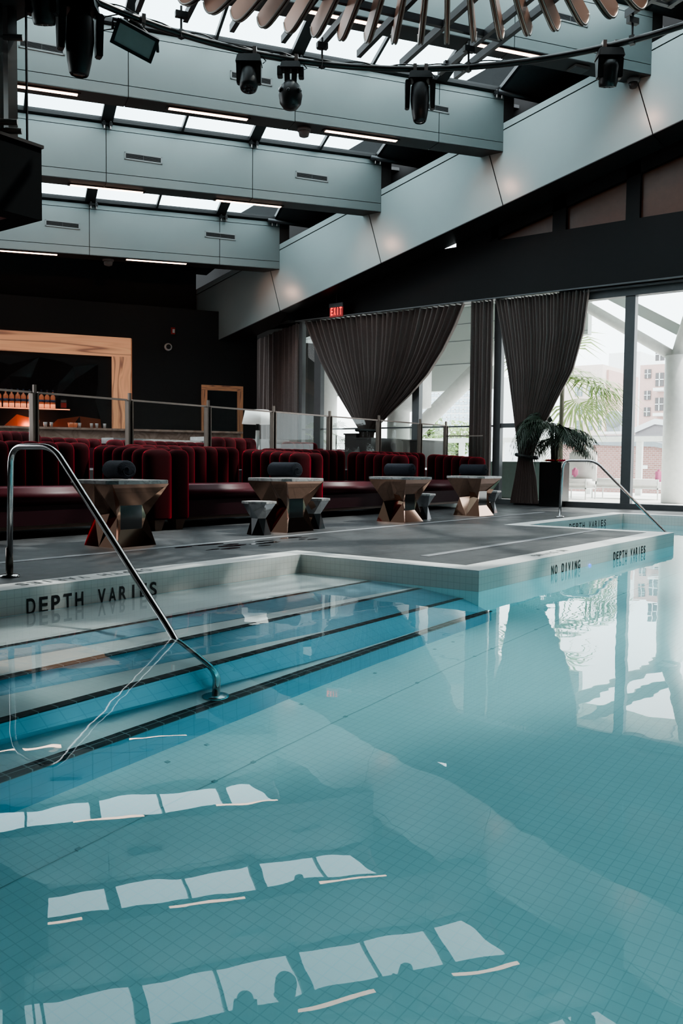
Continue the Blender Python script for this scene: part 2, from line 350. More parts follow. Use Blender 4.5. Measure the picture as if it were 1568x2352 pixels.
# ------------------------------------------------------------------ pool and deck
ZW = -.195; ZF = -1.5
PX0, PX1, PX2, PX3 = .4, 7.3, 13.55, 18.2
PY0, PY1, PY2, PY3 = -4.0, 6.0, 3.83, 6.2
b = MB()
I_ = .03
for (x0, x1, y0, y1) in ((-7, PX0 - I_, -8, 11.6), (PX0 - I_, PX1 + I_, PY1 + I_, 11.6), (PX1 + I_, PX2 - I_, PY2 + I_, 11.6), (PX2 - I_, PX3 + I_, PY3 + I_, 11.6), (PX3 + I_, 20.42, -8, 11.6), (PX0 - I_, PX3 + I_, -8, PY0 - I_)):
    b.box(x0, x1, y0, y1, -.02, 0)
floor = struct(b.build('floor', 'deck'), 'dark grey slate deck around the pool')
b = MB(); b.box(3, 17.5, 7.62, 7.74, .001, .004); b.box(8.1, 13.3, 4.86, 4.97, .001, .004)
b.build('strip', 'strip', floor)
b = MB()
for i in range(26):
    t = random.random(); x = 7.0 + 2.3 * random.random(); y = 7.0 + .75 * random.random()
    if i < 12: x = 7.4 + .9 * random.random(); y = 7.15 + .3 * random.random()
    r = .03 + .09 * random.random(); k = 9
    pts = [(x + r * (1.5 + .8 * random.random()) * math.cos(2 * pi * j / k), y + r * (.3 + .4 * random.random()) * math.sin(2 * pi * j / k), .0015 + i * .00005) for j in range(k)]
    b.poly(pts)
b.build('wet_stain', 'stain', floor)
PO = [(PX0, PY0), (PX3, PY0), (PX3, PY3), (PX2, PY3), (PX2, PY2), (PX1, PY2), (PX1, PY1), (PX0, PY1)]
# coping strips
b = MB(); w = .31
b.box(PX0, PX1 + w, PY1, PY1 + w, -.03, .006)
b.box(PX1, PX1 + w, PY2, PY1, -.03, .006)
b.box(PX1 + w, PX2, PY2, PY2 + w, -.03, .006)
b.box(PX2 - w, PX2, PY2 + w, PY3 + w, -.03, .006)
b.box(PX2, PX3 + w, PY3, PY3 + w, -.03, .006)
b.box(PX3, PX3 + w, PY0, PY3, -.03, .006)
b.box(PX0 - w, PX0, PY0, PY1 + w, -.03, .006)
coping = struct(b.build('trim_1', 'coping'), 'pale tiled coping around the pool')
# basin walls
b = MB()
n = len(PO)
for i in range(n):
    (x0, y0), (x1, y1) = PO[i], PO[(i + 1) % n]
    b.poly([(x0, y0, -.03), (x1, y1, -.03), (x1, y1, ZW), (x0, y0, ZW)])
basin = struct(b.build('pool_basin', 'walltile'), 'square-tiled pool walls')
b = MB()
for i in range(n):
    (x0, y0), (x1, y1) = PO[i], PO[(i + 1) % n]
    b.poly([(x0, y0, ZW), (x1, y1, ZW), (x1, y1, ZF - .1), (x0, y0, ZF - .1)])
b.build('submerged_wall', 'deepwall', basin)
b = MB(); b.poly([(x, y, ZF) for x, y in PO]); b.build('pool_bottom', 'pooltile', basin)
# steps
XS = (PX0, 5.4, PX1)
PROF = [((6.0, 6.0, 6.0), -.24), ((5.05,) * 3, -.24), ((5.011, 4.67, 4.56), -.36), ((4.455,) * 3, -.36), ((4.691, 4.06, 4.05), -.66), ((4.0,) * 3, -.66), ((4.291, 3.79, 3.75), -1.1), ((3.695,) * 3, -1.1), ((3.69,) * 3, ZF)]
st = empty('pool_steps', (PX0, 6.0, -.24), kind='structure'); st['label'] = 'submerged pool steps with black nosing tiles'
off = V3((-PX0, -6.0, .24))
for i in range(len(PROF) - 1):
    (ya, za), (yb, zb_) = PROF[i], PROF[i + 1]
    b = MB(); b.grid([[V3((x, y, za)) + off for x, y in zip(XS, ya)], [V3((x, y, zb_)) + off for x, y in zip(XS, yb)]])
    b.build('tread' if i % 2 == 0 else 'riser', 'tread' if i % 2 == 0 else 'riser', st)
    if i % 2 == 0:
        b = MB(); h = (.05, .05, .055, .07)[i // 2]; y0 = yb[0]
        b.box(0, PX1 - PX0, y0 - .012 - 6, y0 + h - 6, zb_ - .03 + .24, zb_ + .004 + .24)
        b.build('nosing', 'nosing', st)
# floor seams with little drain plugs
b = MB()
for y in (3.2,): b.box(PX0, 11.5, y - .0035, y + .0035, ZF, ZF + .002)
for y in (3.56, 3.2):
    x = 1.2
    while x < 11:
        b.box(x - .012, x + .012, y - .012, y + .012, ZF, ZF + .008); x += .85 if int(x * 10) % 2 else .3
b.build('drain_seam', 'seam', basin)
# water
e = .02
b = MB(); b.prism([(x, y, ZF - .05) for x, y in ((PX0 - e, PY0 - e), (PX3 + e, PY0 - e), (PX3 + e, PY3 + e), (PX2 - e, PY3 + e), (PX2 - e, PY2 + e), (PX1 + e, PY2 + e), (PX1 + e, PY1 + e), (PX0 - e, PY1 + e))], (0, 0, ZW - ZF + .05))
water = struct(b.build('water', 'water'), 'clear still turquoise pool water')
# lettering
text_obj('lettering', 'DEPTH VARIES', 'ink', (3.94, PY1, -.212), AX, UPZ, 1.32, .13, .003, basin)
text_obj('lettering', 'NO DIVING', 'ink', (8.98, PY2, -.2), AX, UPZ, .83, .105, .003, basin)
text_obj('lettering', 'DEPTH VARIES', 'ink', (10.93, PY2, -.2), AX, UPZ, 1.27, .105, .003, basin)
text_obj('lettering', 'DEPTH VARIES', 'ink', (15.3, PY3, -.2), AX, UPZ, 1.9, .13, .003, basin)
text_obj('lettering', 'DEPTH VARIES', 'ink', (5.33, PY1 + .245, .0065), -AX, -AY, 1.35, .13, .001, coping)
text_obj('lettering', 'NO DIVING', 'ink', (9.75, PY2 + .22, .0065), -AX, -AY, .85, .11, .001, coping)
b = MB(); b.lathe((10.1, PY2 - .002, -.2), [(.0, 0), (.03, .001), (.03, .015), (0, .016)], 12, (0, -1, 0)); b.build('pool_light', 'led_blue', basin)

# ------------------------------------------------------------------ handrails
def handrail(name, pts, rad, foot, foot2, label, sleeve=None):
    t = empty(name, foot, 0, label, 'handrail'); o = -V3(foot)
    MB().tube([p + o for p in fillet(pts, .16)], rad, 16).build('tube', 'chrome', t, True)
    for q in (foot, foot2):
        if q is None: continue
        MB().lathe(V3(q) + o, [(.0, 0), (.085, 0), (.085, .012), (.07, .022), (.03, .026), (0, .026)], 24).build('flange', 'chrome', t, True)
    if sleeve: MB().tube([V3(foot) + o + V3((0, 0, sleeve[0])), V3(foot) + o + V3((0, 0, sleeve[1]))], rad * 1.25, 16).build('sleeve', 'brownpost', t, True)
handrail('pool_handrail', [(4.24, 6.70, 0), (4.24, 6.66, 1.11), (4.235, 6.06, 1.11), (4.02, 4.40, -.195), (3.85, 3.83, -.66), (3.81, 3.80, -1.1)], .025, (4.24, 6.70, .001), (3.81, 3.80, -1.1), 'bent steel handrail descending into the water over the near pool steps', (.03, .25))
handrail('pool_handrail', [(16.05, 6.70, 0), (16.05, 6.66, 1.10), (16.05, 6.02, 1.10), (16.05, 4.68, -.195), (16.05, 4.0, -.8), (16.05, 3.95, ZF)], .026, (16.05, 6.70, .001), (16.05, 3.95, ZF), 'bent steel handrail at the far pool corner in front of the planter')

# ------------------------------------------------------------------ roof beams, skylights
VK = {0: 27.3, 1: 24.259, 2: 21.196, 3: 18.144, 4: 15.128, 5: 12.08, 6: 9.03, 7: 5.98, 8: 2.93}
ZB = {0: 5.5, 1: 6.375, 2: 7.394, 3: 8.198, 4: 9.07, 5: 9.95, 6: 10.83, 7: 11.7, 8: 12.6}
SL = .0265; TH = .52; BH = 1.33
U0 = -7.0
def uend(v): return (19.4 - .5 * v) / .866
NAMES = {1: 'far', 2: 'second', 3: 'third', 4: 'near'}
JO = [3.06 + 3.55 * i for i in range(-3, 5)]
for k in range(1, 9):
    v, z, ue = VK[k], ZB[k], uend(VK[k])
    t = empty('ceiling_beam', uv(0, v, z), 0, None, None, None, 'structure'); o = -V3(uv(0, v, z))
    ul = U0
    b = MB(); b.uvbox(ul, ue + .3, v + .03, v + TH, z + .012, z + BH, SL); c = b.build('core', 'panel_dark', t); c.data.transform(Matrix.Translation(o))
    js = [ul] + [j for j in JO if ul < j < ue - .4] + [ue]
    for (h0, h1, nm) in ((0, .212, 'lip_panel'), (.227, 1.2, 'face_panel'), (1.215, BH, 'cap_panel')):
        b = MB()
        for a, c2 in zip(js, js[1:]): b.uvbox(a + .009, c2 - .009, v, v + .035, z + h0, z + h1, SL)
        c = b.build(nm, 'panel', t); c.data.transform(Matrix.Translation(o))
    b = MB()
    for a, c2 in zip(js, js[1:]): b.uvbox(a + .008, c2 - .008, v, v + TH, z - .004, z + .014, SL)
    c = b.build('soffit_panel', 'panel_dark', t); c.data.transform(Matrix.Translation(o))
# skylights between beams (bay k: beam k to beam k-1)
def slab_uv(b, u0, u1, v0, v1, z0, z1, th):
    """sloped slab: z0 at v0, z1 at v1"""
    b.hexa([uv(u0, v0, z0 + SL * u0), uv(u1, v0, z0 + SL * u1), uv(u1, v1, z1 + SL * u1), uv(u0, v1, z1 + SL * u0), uv(u0, v0, z0 + SL * u0 + th), uv(u1, v0, z0 + SL * u1 + th), uv(u1, v1, z1 + SL * u1 + th), uv(u0, v1, z1 + SL * u0 + th)])
gb_ = lambda y: 9.1 - .262 * (y - 9.73)
for k in range(2, 9):
    v0, v1 = VK[k] + TH - .02, VK[k - 1] + .05
    z0, z1 = ZB[k] + BH - .02, ZB[k - 1] + BH + .0
    zz = lambda v: z0 + (z1 - z0) * (v - v0) / (v1 - v0)
    lim = uend(VK[k - 1]) - .12
    t = empty('window_%d' % (k - 1), uv(0, v0, z0), 0, None, None, None, 'structure'); o = Matrix.Translation(-uv(0, v0, z0))
    b = MB()
    slab_uv(b, U0, lim, v0, v0 + .14, zz(v0), zz(v0 + .14), .1); slab_uv(b, U0, lim, v1 - .13, v1 + .05, zz(v1 - .13), zz(v1 + .05), .1)
    for j in JO:
        if j - .16 < lim: slab_uv(b, j - .12, min(j + .15, lim), v0, v1, z0, z1, .1)
        mid = j + 1.775
        if mid < lim: slab_uv(b, mid - .03, mid + .03, v0, v1, z0, z1, .1)
    slab_uv(b, lim - .08, lim, v0, v1, z0, z1, .1)
    c = b.build('window_frame', 'frame', t); c.data.transform(o)
    b = MB(); b.poly([uv(U0, v0, zz(v0) + SL * U0 + .06), uv(lim, v0, zz(v0) + SL * lim + .06), uv(lim, v1, zz(v1) + SL * lim + .06), uv(U0, v1, zz(v1) + SL * U0 + .06)])
    c = b.build('pane', 'skypane', t); c.data.transform(o)
    # solid roof from the last pane to the girder
    ua, ub = uend(v0) + 1.4, uend(v1) + 1.4
    b = MB(); b.prism([uv(lim, v0, z0 + SL * lim), uv(ua, v0, z0 + SL * ua), uv(ub, v1, z1 + SL * ub), uv(lim, v1, z1 + SL * lim)], (0, 0, .08))
    struct(b.build('ceiling', 'frame_mid'))
# closed roof past the far beam
b = MB(); b.prism([uv(U0, 24.75, 7.7), uv(uend(24.75), 24.75, 7.85), uv(uend(27.3) + .4, 27.4, 6.9), uv(U0, 27.4, 6.9)], (0, 0, .1)); struct(b.build('ceiling', 'black'))
b = MB(); b.prism([(20.32, -6, gb_(-6)), (20.32, 22, gb_(22)), (20.32, 22, gb_(22) + 2.2), (20.32, -6, gb_(-6) + 2.2)], (.1, 0, 0)); struct(b.build('wall_right', 'fascia'))
b = MB(); b.prism([uv(-7, 2.95, 13.8), uv(21, 2.95, 14.4), uv(21, -14, 14.4), uv(-7, -14, 13.8)], (0, 0, .1)); struct(b.build('ceiling', 'black'))
b = MB(); b.box(-7.2, 20.5, -8.2, -8, 0, 13); struct(b.build('wall_back', 'backwall'))
# small fittings on the beams
def vent(k, u, zc, wdt, lab):
    v = VK[k]; t = empty('air_vent', uv(u, v - .001, zc), -PH, lab, 'vent', 'air vents in the ceiling beams')
    b = MB(); h = .085
    for a in ((-wdt / 2, wdt / 2, -h, -h + .03), (-wdt / 2, wdt / 2, h - .03, h), (-wdt / 2, -wdt / 2 + .035, -h, h), (wdt / 2 - .035, wdt / 2, -h, h)): b.box(a[0], a[1], -.014, .0, a[2], a[3])
    b.build('frame', 'ventframe', t)
    b = MB(); b.box(-wdt / 2 + .03, wdt / 2 - .03, -.003, 0, -h + .025, h - .025); b.build('backing', 'ventdark', t)
    b = MB()
    for i in range(5): q = -h + .042 + i * .021; b.box(-wdt / 2 + .03, wdt / 2 - .03, -.011, -.004, q, q + .006)
    b.box(-.006, .006, -.012, -.004, -h + .03, h - .03)
    b.build('slat', 'frame_mid', t)
for (k, u, z, wd, lab) in ((4, 11.5, 10.17, .9, 'slotted air vent in the nearest visible beam behind the right end of the fin chandelier'),
    (3, 1.42, 8.94, .85, 'slotted air vent behind the glass panel at the left of the third beam'), (3, 5.62, 9.1, .92, 'slotted air vent half hidden behind a hanging stage light at mid beam'), (3, 10.05, 9.235, .75, 'slotted air vent beside the barrel shaped stage light'),
    (2, 3.92, 8.155, .89, 'slotted air vent on the left of the second beam, above the light strip'), (2, 8.19, 8.305, .9, 'slotted air vent on the right of the second beam'),
    (1, 2.38, 7.18, .88, 'slotted air vent on the left of the farthest beam beside the dark balcony'), (1, 6.63, 7.36, .9, 'slotted air vent on the right of the farthest beam')):
    vent(k, u, z, wd, lab)
def led(k, u0, u1, dv, lab):
    v, z = VK[k] + dv, ZB[k]
    t = empty('light_strip', uv((u0 + u1) / 2, v, z - .004 + SL * (u0 + u1) / 2), 0, lab, 'light', 'warm light strips under the beams'); o = Matrix.Translation(-t.location)
    b = MB(); b.uvbox(u0, u1, v - .05, v + .05, z - .03, z - .004, SL); c = b.build('diffuser', 'led', t); c.data.transform(o)
    b = MB(); b.uvbox(u0 - .06, u1 + .06, v - .075, v - .05, z - .022, z - .004, SL); b.uvbox(u0 - .06, u1 + .06, v + .05, v + .075, z - .022, z - .004, SL); b.uvbox(u0 - .06, u0, v - .06, v + .06, z - .022, z - .004, SL); b.uvbox(u1, u1 + .06, v - .06, v + .06, z - .022, z - .004, SL)
    c = b.build('housing', 'frame', t); c.data.transform(o)
for (k, a, c, dv, lab) in ((3, .45, 2.1, .2, 'glowing light strip under the third beam, cut by the balcony glass at left'), (3, 3.92, 5.6, .22, 'glowing light strip under the third beam, middle one'), (3, 7.41, 9.17, .22, 'glowing light strip under the third beam near the round detector'),
    (2, 2.3, 3.98, .42, 'glowing light strip under the second beam, left one beside the balcony'), (2, 5.8, 7.5, .42, 'glowing light strip under the second beam, right one'),
    (1, .5, 2.25, .15, 'glowing light strip under the farthest beam at the left edge'), (1, 4.04, 5.68, .1, 'glowing light strip under the farthest beam near the girder'),
    (4, 9.2, 10.85, .13, 'glowing light strip behind the chandelier grid bars at right'), (4, 5.7, 7.4, .15, 'glowing light strip behind the chandelier fins at top middle'), (4, 2.2, 3.9, .15, 'glowing light strip under the nearest visible beam, mostly hidden by fins at left')):
    led(k, a, c, dv, lab)
def bracket(k, u, lab):
    v, z = VK[k], ZB[k] + BH + SL * u
    t = empty('clamp_bracket', uv(u, v - .02, z), -PH, lab, 'bracket', 'steel clamp brackets under the skylight mullions')
    b = MB(); b.box(-.12, .12, -.06, .0, -.03, .02); b.box(-.1, -.04, -.1, 0, -.07, .03); b.box(.04, .1, -.1, 0, -.07, .03); b.build('plate', 'frame', t)
    b = MB()
    for x in (-.07, .07): b.tube([(x, -.08, -.14), (x, -.08, .04)], .02, 8)
    b.build('bolt', 'clamp', t)
for (k, u, lab) in ((2, 3.08, 'small clamp bracket at the left seam of the second beam'), (2, 6.62, 'small clamp bracket at the right seam of the second beam'), (1, 3.16, 'small clamp bracket at the left seam of the farthest beam'), (1, 6.7, 'small clamp bracket at the right seam of the farthest beam'),
    (3, 6.63, 'small clamp bracket above the round headed stage light'), (3, 11.72, 'small clamp bracket where the third beam nears the sloping girder'), (2, 10.0, 'small clamp bracket at the right end of the second beam'), (1, 8.2, 'small clamp bracket at the right end of the farthest beam')):
    bracket(k, u, lab)
for (k, u, lab) in ((3, 12.0, 'round conduit beside the third beam end'), (2, 10.1, 'round conduit beside the second beam end'), (1, 8.3, 'round conduit beside the farthest beam end')):
    v, z = VK[k] - .1, ZB[k] + BH + SL * u
    tag(MB().tube([uv(u - .3, v, z), uv(u + 1.5, v, z - .02)], .06, 12).build('conduit_pipe', 'bar', None, True), lab, 'pipe')
for (k, u, dv, lab) in ((3, 6.93, .3, 'round smoke detector under the third beam'), (1, 3.58, .25, 'round smoke detector under the farthest beam')):
    p = uv(u, VK[k] + dv, ZB[k] + SL * u)
    t = empty('smoke_detector', p, 0, lab, 'detector'); MB().lathe((0, 0, -.012), [(0, 0), (.15, 0), (.15, -.05), (.13, -.06), (0, -.06)], 24).build('base', 'detector', t, True); MB().lathe((0, 0, -.072), [(.12, 0), (.12, -.03), (.105, -.1), (.06, -.12), (0, -.12)], 24).build('dome', 'detector', t, True)
p = uv(11.95, VK[4] + .27, ZB[4] + SL * 11.95 - .004)
t = empty('ceiling_speaker', p, -PH, 'flat square speaker under the beam near the girder', 'speaker'); b = MB(); b.box(-.2, .2, -.17, .17, -.05, 0); b.build('case', 'detector', t, bevel=.02)
b = MB(); b.box(-.16, .16, -.13, .13, -.056, -.05); b.build('grille', 'frame_mid', t)
p = uv(13.4, VK[4] + .25, ZB[4] + SL * 13.4 - .004)
t = empty('dome_camera', p, 0, 'small dark dome camera beside the stage light at the girder', 'camera'); MB().lathe((0, 0, 0), [(0, 0), (.13, 0), (.13, -.08), (.1, -.1), (0, -.1)], 20).build('base', 'detector', t, True); MB().lathe((0, 0, -.1), [(.1, 0), (.1, -.05), (.07, -.11), (0, -.13)], 20).build('dome', 'lens', t, True)

# ------------------------------------------------------------------ sloping girder
gb = lambda y: 7.259 - .262 * (y - 9.73)
gt = lambda y: 9.183 - .266 * (y - 9.755)
YA, YB = -5.0, 20.4
gd = empty('ceiling_girder', (19.4, 9.73, gb(9.73)), 0, None, None, None, 'structure'); go = Matrix.Translation(-gd.location)
b = MB(); b.prism([(19.43, YA, gb(YA)), (19.43, YB, gb(YB)), (19.43, YB, gt(YB)), (19.43, YA, gt(YA))], (.87, 0, 0)); c = b.build('core', 'fascia', gd); c.data.transform(go)
jb = [YA] + [9.73 + 3.53 * i for i in (-4, -3, -2, -1, 0, 1, 2)] + [YB]
lean = .262
b = MB(); b2 = MB()
for y0, y1 in zip(jb, jb[1:]):
    y0 += .012; y1 -= .012
    def top(y, d=0):  # end of a joint line leaning square to the slope
        return y + lean * 1.95
    yt0 = y0 + .5 if y0 > YA + .1 else y0; yt1 = y1 + .5 if y1 < YB - .1 else y1
    b.prism([(19.4, y0, gb(y0)), (19.4, y1, gb(y1)), (19.4, yt1, gt(yt1) - .17), (19.4, yt0, gt(yt0) - .17)], (.035, 0, 0))
    b2.prism([(19.4, yt0, gt(yt0) - .14), (19.4, yt1, gt(yt1) - .14), (19.4, yt1 + .03, gt(yt1)), (19.4, yt0 + .03, gt(yt0))], (.035, 0, 0))
c = b.build('face_panel', 'panel', gd); c.data.transform(go)
c = b2.build('cap_panel', 'panel', gd); c.data.transform(go)
b = MB()
for y0, y1 in zip(jb, jb[1:]):
    y0 += .01; y1 -= .01; b.hexa([(19.4, y0, gb(y0) - .02), (20.3, y0, gb(y0) - .02), (20.3, y1, gb(y1) - .02), (19.4, y1, gb(y1) - .02), (19.4, y0, gb(y0)), (20.3, y0, gb(y0)), (20.3, y1, gb(y1)), (19.4, y1, gb(y1))])
c = b.build('soffit_panel', 'panel_dark', gd); c.data.transform(go)

# ------------------------------------------------------------------ facade on the right
FX = 20.35
YC = 16.72
b = MB(); b.box(20.28, 20.55, -8, YC + .3, 5.2, 6.68); struct(b.build('wall_right', 'fascia'), 'black band above the curtains')
b = MB(); b.box(20.32, 20.9, YC - .3, YC + 6, 5.2, 5.5); struct(b.build('trim_2', 'fascia'))
w8 = empty('window_8', (FX, 8, 6.68), 0, None, None, None, 'structure'); o = Matrix.Translation(-w8.location)
b = MB()
ys = [-6, 3.3, 6.9, 8.66, 10.35, 10.9]
b.poly([(20.42, -6, 6.68), (20.42, 10.95, 6.68), (20.42, 10.95, gb(10.95)), (20.42, -6, gb(-6))]); c = b.build('pane', 'brownpane', w8); c.data.transform(o)
b = MB()
for y, h in ((6.89, .16), (8.67, .17), (3.3, .16), (10.38, .09)): b.box(20.3, 20.42, y - h, y + h, 6.68, gb(y) + .1)
b.prism([(20.3, -6, gb(-6) - .35), (20.3, 11.5, gb(11.5) - .35), (20.3, 11.5, gb(11.5)), (20.3, -6, gb(-6))], (.12, 0, 0))
c = b.build('window_frame', 'fascia', w8); c.data.transform(o)
# full-height glazing
w9 = empty('window_9', (FX, 8, 0), 0, None, None, None, 'structure'); o = Matrix.Translation(-w9.location)
b = MB(); b.poly([(FX, -7, .1), (FX, YC, .1), (FX, YC, 5.2), (FX, -7, 5.2)]); c = b.build('pane', 'pane', w9); c.data.transform(o)
b = MB()
for y, hw in ((16.07, .12), (12.66, .11), (10.22, .1), (3.4, .1), (-.2, .1)): b.box(20.27, 20.45, y - hw, y + hw, 0, 5.2)
b.box(20.27, 20.45, YC - .06, YC + .06, 0, 5.2)
b.box(20.3, 20.42, 10.3, YC, 1.98, 2.02); b.box(20.3, 20.42, 9.5, 10.2, 1.95, 2.06)
c = b.build('mullion', 'frame_mid', w9); c.data.transform(o)
b = MB(); b.box(20.25, 20.45, 6.75, 6.98, 0, 4.95); b.box(20.22, 20.46, -7, 8.6, 4.93, 5.2); b.box(20.22, 20.46, -7, 10.2, 0, .13); b.box(20.1, 20.24, -7, 7.95, 5.1, 5.14)
c = b.build('door_frame', 'sill', w9); c.data.transform(o)
b = MB(); b.box(20.0, 20.3, -7, YC, 5.17, 5.2); c = b.build('curtain_track', 'frame_mid', w9); c.data.transform(o)
# corner glazing running back from the facade corner
uc = 9.205
wa = empty('window_10', uv(uc, 24.6, 0), 0, None, None, None, 'structure'); o = Matrix.Translation(-wa.location)
b = MB(); b.poly([uv(uc + .25, 24.7, 0), uv(uc + .25, 30, 0), uv(uc + .25, 30, 5.2), uv(uc + .25, 24.7, 5.2)]); c = b.build('pane', 'pane', wa); c.data.transform(o)
b = MB(); b.uvbox(uc + .05, uc + .08, 24.6, 30, 5.17, 5.19); c = b.build('curtain_track', 'clamp', wa); c.data.transform(o)

# ------------------------------------------------------------------ raised lounge floor and back walls
RZ = .85
b = MB(); b.box(-7, 20.42, 11.42, 32, 0.0, RZ); struct(b.build('floor', 'deck'), 'raised lounge floor')
b = MB(); b.uvbox(-8, 8.4, 26.39, 27.2, 0, 5.62); struct(b.build('wall_back', 'black'), 'black bar wall')
b = MB(); b.uvbox(-8, 6.66, 27.22, 27.9, 5.0, 8.2); struct(b.build('wall_back', 'black'), 'black upper wall above the bar')
b = MB(); b.uvbox(8.75, 10.5, 24.5, 30, 5.2, 5.5); b.uvbox(-8, 8.4, 27.2, 30, 5.5, 5.7); b.uvbox(8.3, 12, 29.5, 30, 0, 5.3); struct(b.build('ceiling', 'black'))
b = MB(); b.box(-7.3, -7, -8, 34, 0, 12.5); struct(b.build('wall_left', 'black'), 'black side wall')

# ------------------------------------------------------------------ curtains
def interp(tab, z):
    if z >= tab[0][0]: return tab[0][1]
    for (z0, a), (z1, c) in zip(tab, tab[1:]):
        if z1 <= z <= z0: t = (z0 - z) / (z0 - z1); return a + (c - a) * t
    return tab[-1][1]
def curtain(name, L, Rr, pleats, dep, lab, X=20.12, rows=48, cols=None, base=None, uvmode=None):
    """L and Rr: (z, y) of the two edges going down; pleats run between them"""
    cols = cols or pleats * 8; z1, z0 = L[0][0], L[-1][0]; b = MB(); out = []
    for i in range(rows + 1):
        z = z1 + (z0 - z1) * i / rows; a, c = interp(L, z), interp(Rr, z); wid = abs(a - c); row = []
        dd = min(dep, wid / pleats * 1.5 + .03)
        for j in range(cols + 1):
            t = j / cols; ph = 2 * pi * pleats * t
            f = math.sin(ph) + .28 * math.sin(ph * .37 + 1.3 + z * .25) + .2 * math.sin(ph * 2.1 + z * .4)
            yy = a + (c - a) * t + .1 * wid / pleats * math.cos(ph)
            if uvmode is None: row.append(V3((X + dd * f * .5, yy, z)))
            else: row.append(uv(uvmode + dd * f * .5, yy, z))
        out.append(row)
    b.grid(out); loc = V3((X, L[0][1], z0)) if uvmode is None else uv(uvmode, L[0][1], z0)
    return tag(b.build(name, 'curtain', None, True, loc=loc), lab, 'curtain')
def edge(X, pts): return [(onX(x, y, X).z, onX(x, y, X).y) for x, y in pts]
CXP = 20.12
k2 = curtain('tied_curtain', edge(CXP, [(699, 740), (712, 775), (735, 832), (775, 905), (805, 955), (823, 985), (826, 1000), (822, 1035)])[:-1] + [(RZ + .02, onX(818, 1045, CXP).y)],
    edge(CXP, [(1068, 700), (1050, 745), (1020, 805), (985, 860), (945, 905), (900, 948), (862, 985), (858, 1000)]) + [(RZ + .02, onX(862, 1045, CXP).y)], 30, .2, 'wide taupe curtain gathered to a low tie in a V shape under the exit sign')
k3 = curtain('curtain_panel', edge(CXP, [(1081, 696), (1075, 1085)])[:1] + [(.02, onX(1074, 1090, CXP).y)], edge(CXP, [(1134, 690), (1128, 1085)])[:1] + [(.02, onX(1127, 1090, CXP).y)], 6, .24, 'narrow taupe curtain panel hanging straight between two tied curtains')
k4 = curtain('tied_curtain', edge(CXP, [(1137, 690), (1150, 765), (1166, 860), (1178, 950), (1190, 1042), (1188, 1060), (1180, 1105)]) + [(.05, onX(1170, 1150, CXP).y)],
    edge(CXP, [(1355, 667), (1343, 760), (1318, 850), (1280, 920), (1252, 975), (1226, 1042), (1224, 1060), (1232, 1100)]) + [(.05, onX(1237, 1150, CXP).y)], 26, .22, 'taupe curtain tied low and flaring to the floor beside the potted palm')
k5 = curtain('curtain_panel', [(5.16, 4.7), (.03, 4.7)], [(5.16, -6.8), (.03, -6.8)], 36, .22, 'long closed taupe curtain continuing past the right edge beside the sliding door', rows=6, cols=220)
k1 = curtain('curtain_panel', [(5.16, 29.3), (RZ + .02, 29.3)], [(5.16, 24.62), (RZ + .02, 24.62)], 15, .2, 'straight dark taupe curtain in the far corner beside the bar wall', uvmode=uc - .05)
for (pa, pb, lab) in (((1186, 1044), (1232, 1052), 'black tie band around the curtain beside the planter'), ((819, 988), (866, 990), 'black tie band around the wide V shaped curtain')):
    A, B = onX(*pa, CXP - .02), onX(*pb, CXP - .02); c = (A + B) / 2; rr = abs(A.y - B.y) / 2
    b = MB(); pts = [V3((.14 * math.sin(a), rr * math.cos(a), (A.z - B.z) * .5 * math.cos(a))) for a in [2 * pi * i / 24 for i in range(25)]]
    b.tube(pts, .045, 8, False); tag(b.build('tie_band', 'tie', None, True, loc=None), lab, 'curtain tie').location = c

# exit sign
p0, p1 = onX(757, 700, 20.0), onX(788, 726, 20.0); cy, cz = (p0.y + p1.y) / 2, (p0.z + p1.z) / 2
t = empty('exit_sign', (20.0, cy, cz), 0, 'red lit exit sign hanging above the V shaped curtain', 'sign')
hw, hh = abs(p0.y - p1.y) / 2, abs(p0.z - p1.z) / 2
b = MB(); b.box(-.03, .03, -hw, hw, hh - .1, hh + .02); b.build('housing', 'frame_mid', t)
b = MB(); b.box(-.012, .012, -hw * .96, hw * .96, -hh, hh - .1); b.build('panel', 'exitcase', t)
text_obj('lettering', 'EXIT', 'exitred', (-.013, hw * .8, -hh + .05), -AY, UPZ, hw * 1.6, .22, .002, t)
b = MB(); b.tube([(0, 0, hh), (0, 0, hh + .55)], .015, 8); b.build('stem', 'frame_mid', t)

# ------------------------------------------------------------------ glass balustrade behind the banquettes
FY = 11.47; RT = 2.02
posts = [80, 298, 478, 628, 757, 870, 965]
PXs = [onY(x, 960, FY).x for x in posts]; PXs = [2 * PXs[0] - PXs[1]] + PXs + [19.88]
fe = empty('glass_balustrade', (PXs[0], FY, RZ), 0, 'long glass balustrade with bronze posts behind the red banquettes', 'railing'); fo = Matrix.Translation(-fe.location)
for i, x in enumerate(PXs):
    b = MB()
    for dx in (-.05, .03): b.box(x + dx - .012, x + dx + .012, FY - .045, FY + .045, RZ, RT - .02)
    b.box(x - .025, x + .02, FY - .02, FY + .02, RZ, RT + .1)
    c = b.build('post', 'brownpost', fe); c.data.transform(fo)
for x0, x1 in zip(PXs, PXs[1:]):
    b = MB(); b.box(x0 + .07, x1 - .09, FY - .004, FY + .004, RZ + .08, RT - .02); c = b.build('glass_panel', 'railpane', fe); c.data.transform(fo)
    b = MB(); b.box(x0 + .05, x1 - .06, FY - .015, FY + .015, RT - .03, RT); c = b.build('top_rail', 'railtop', fe); c.data.transform(fo)
b = MB(); b.box(19.87, 19.89, 10.4, FY, RZ - .7, RT - .3); c = b.build('glass_panel', 'railpane', fe); c.data.transform(fo)
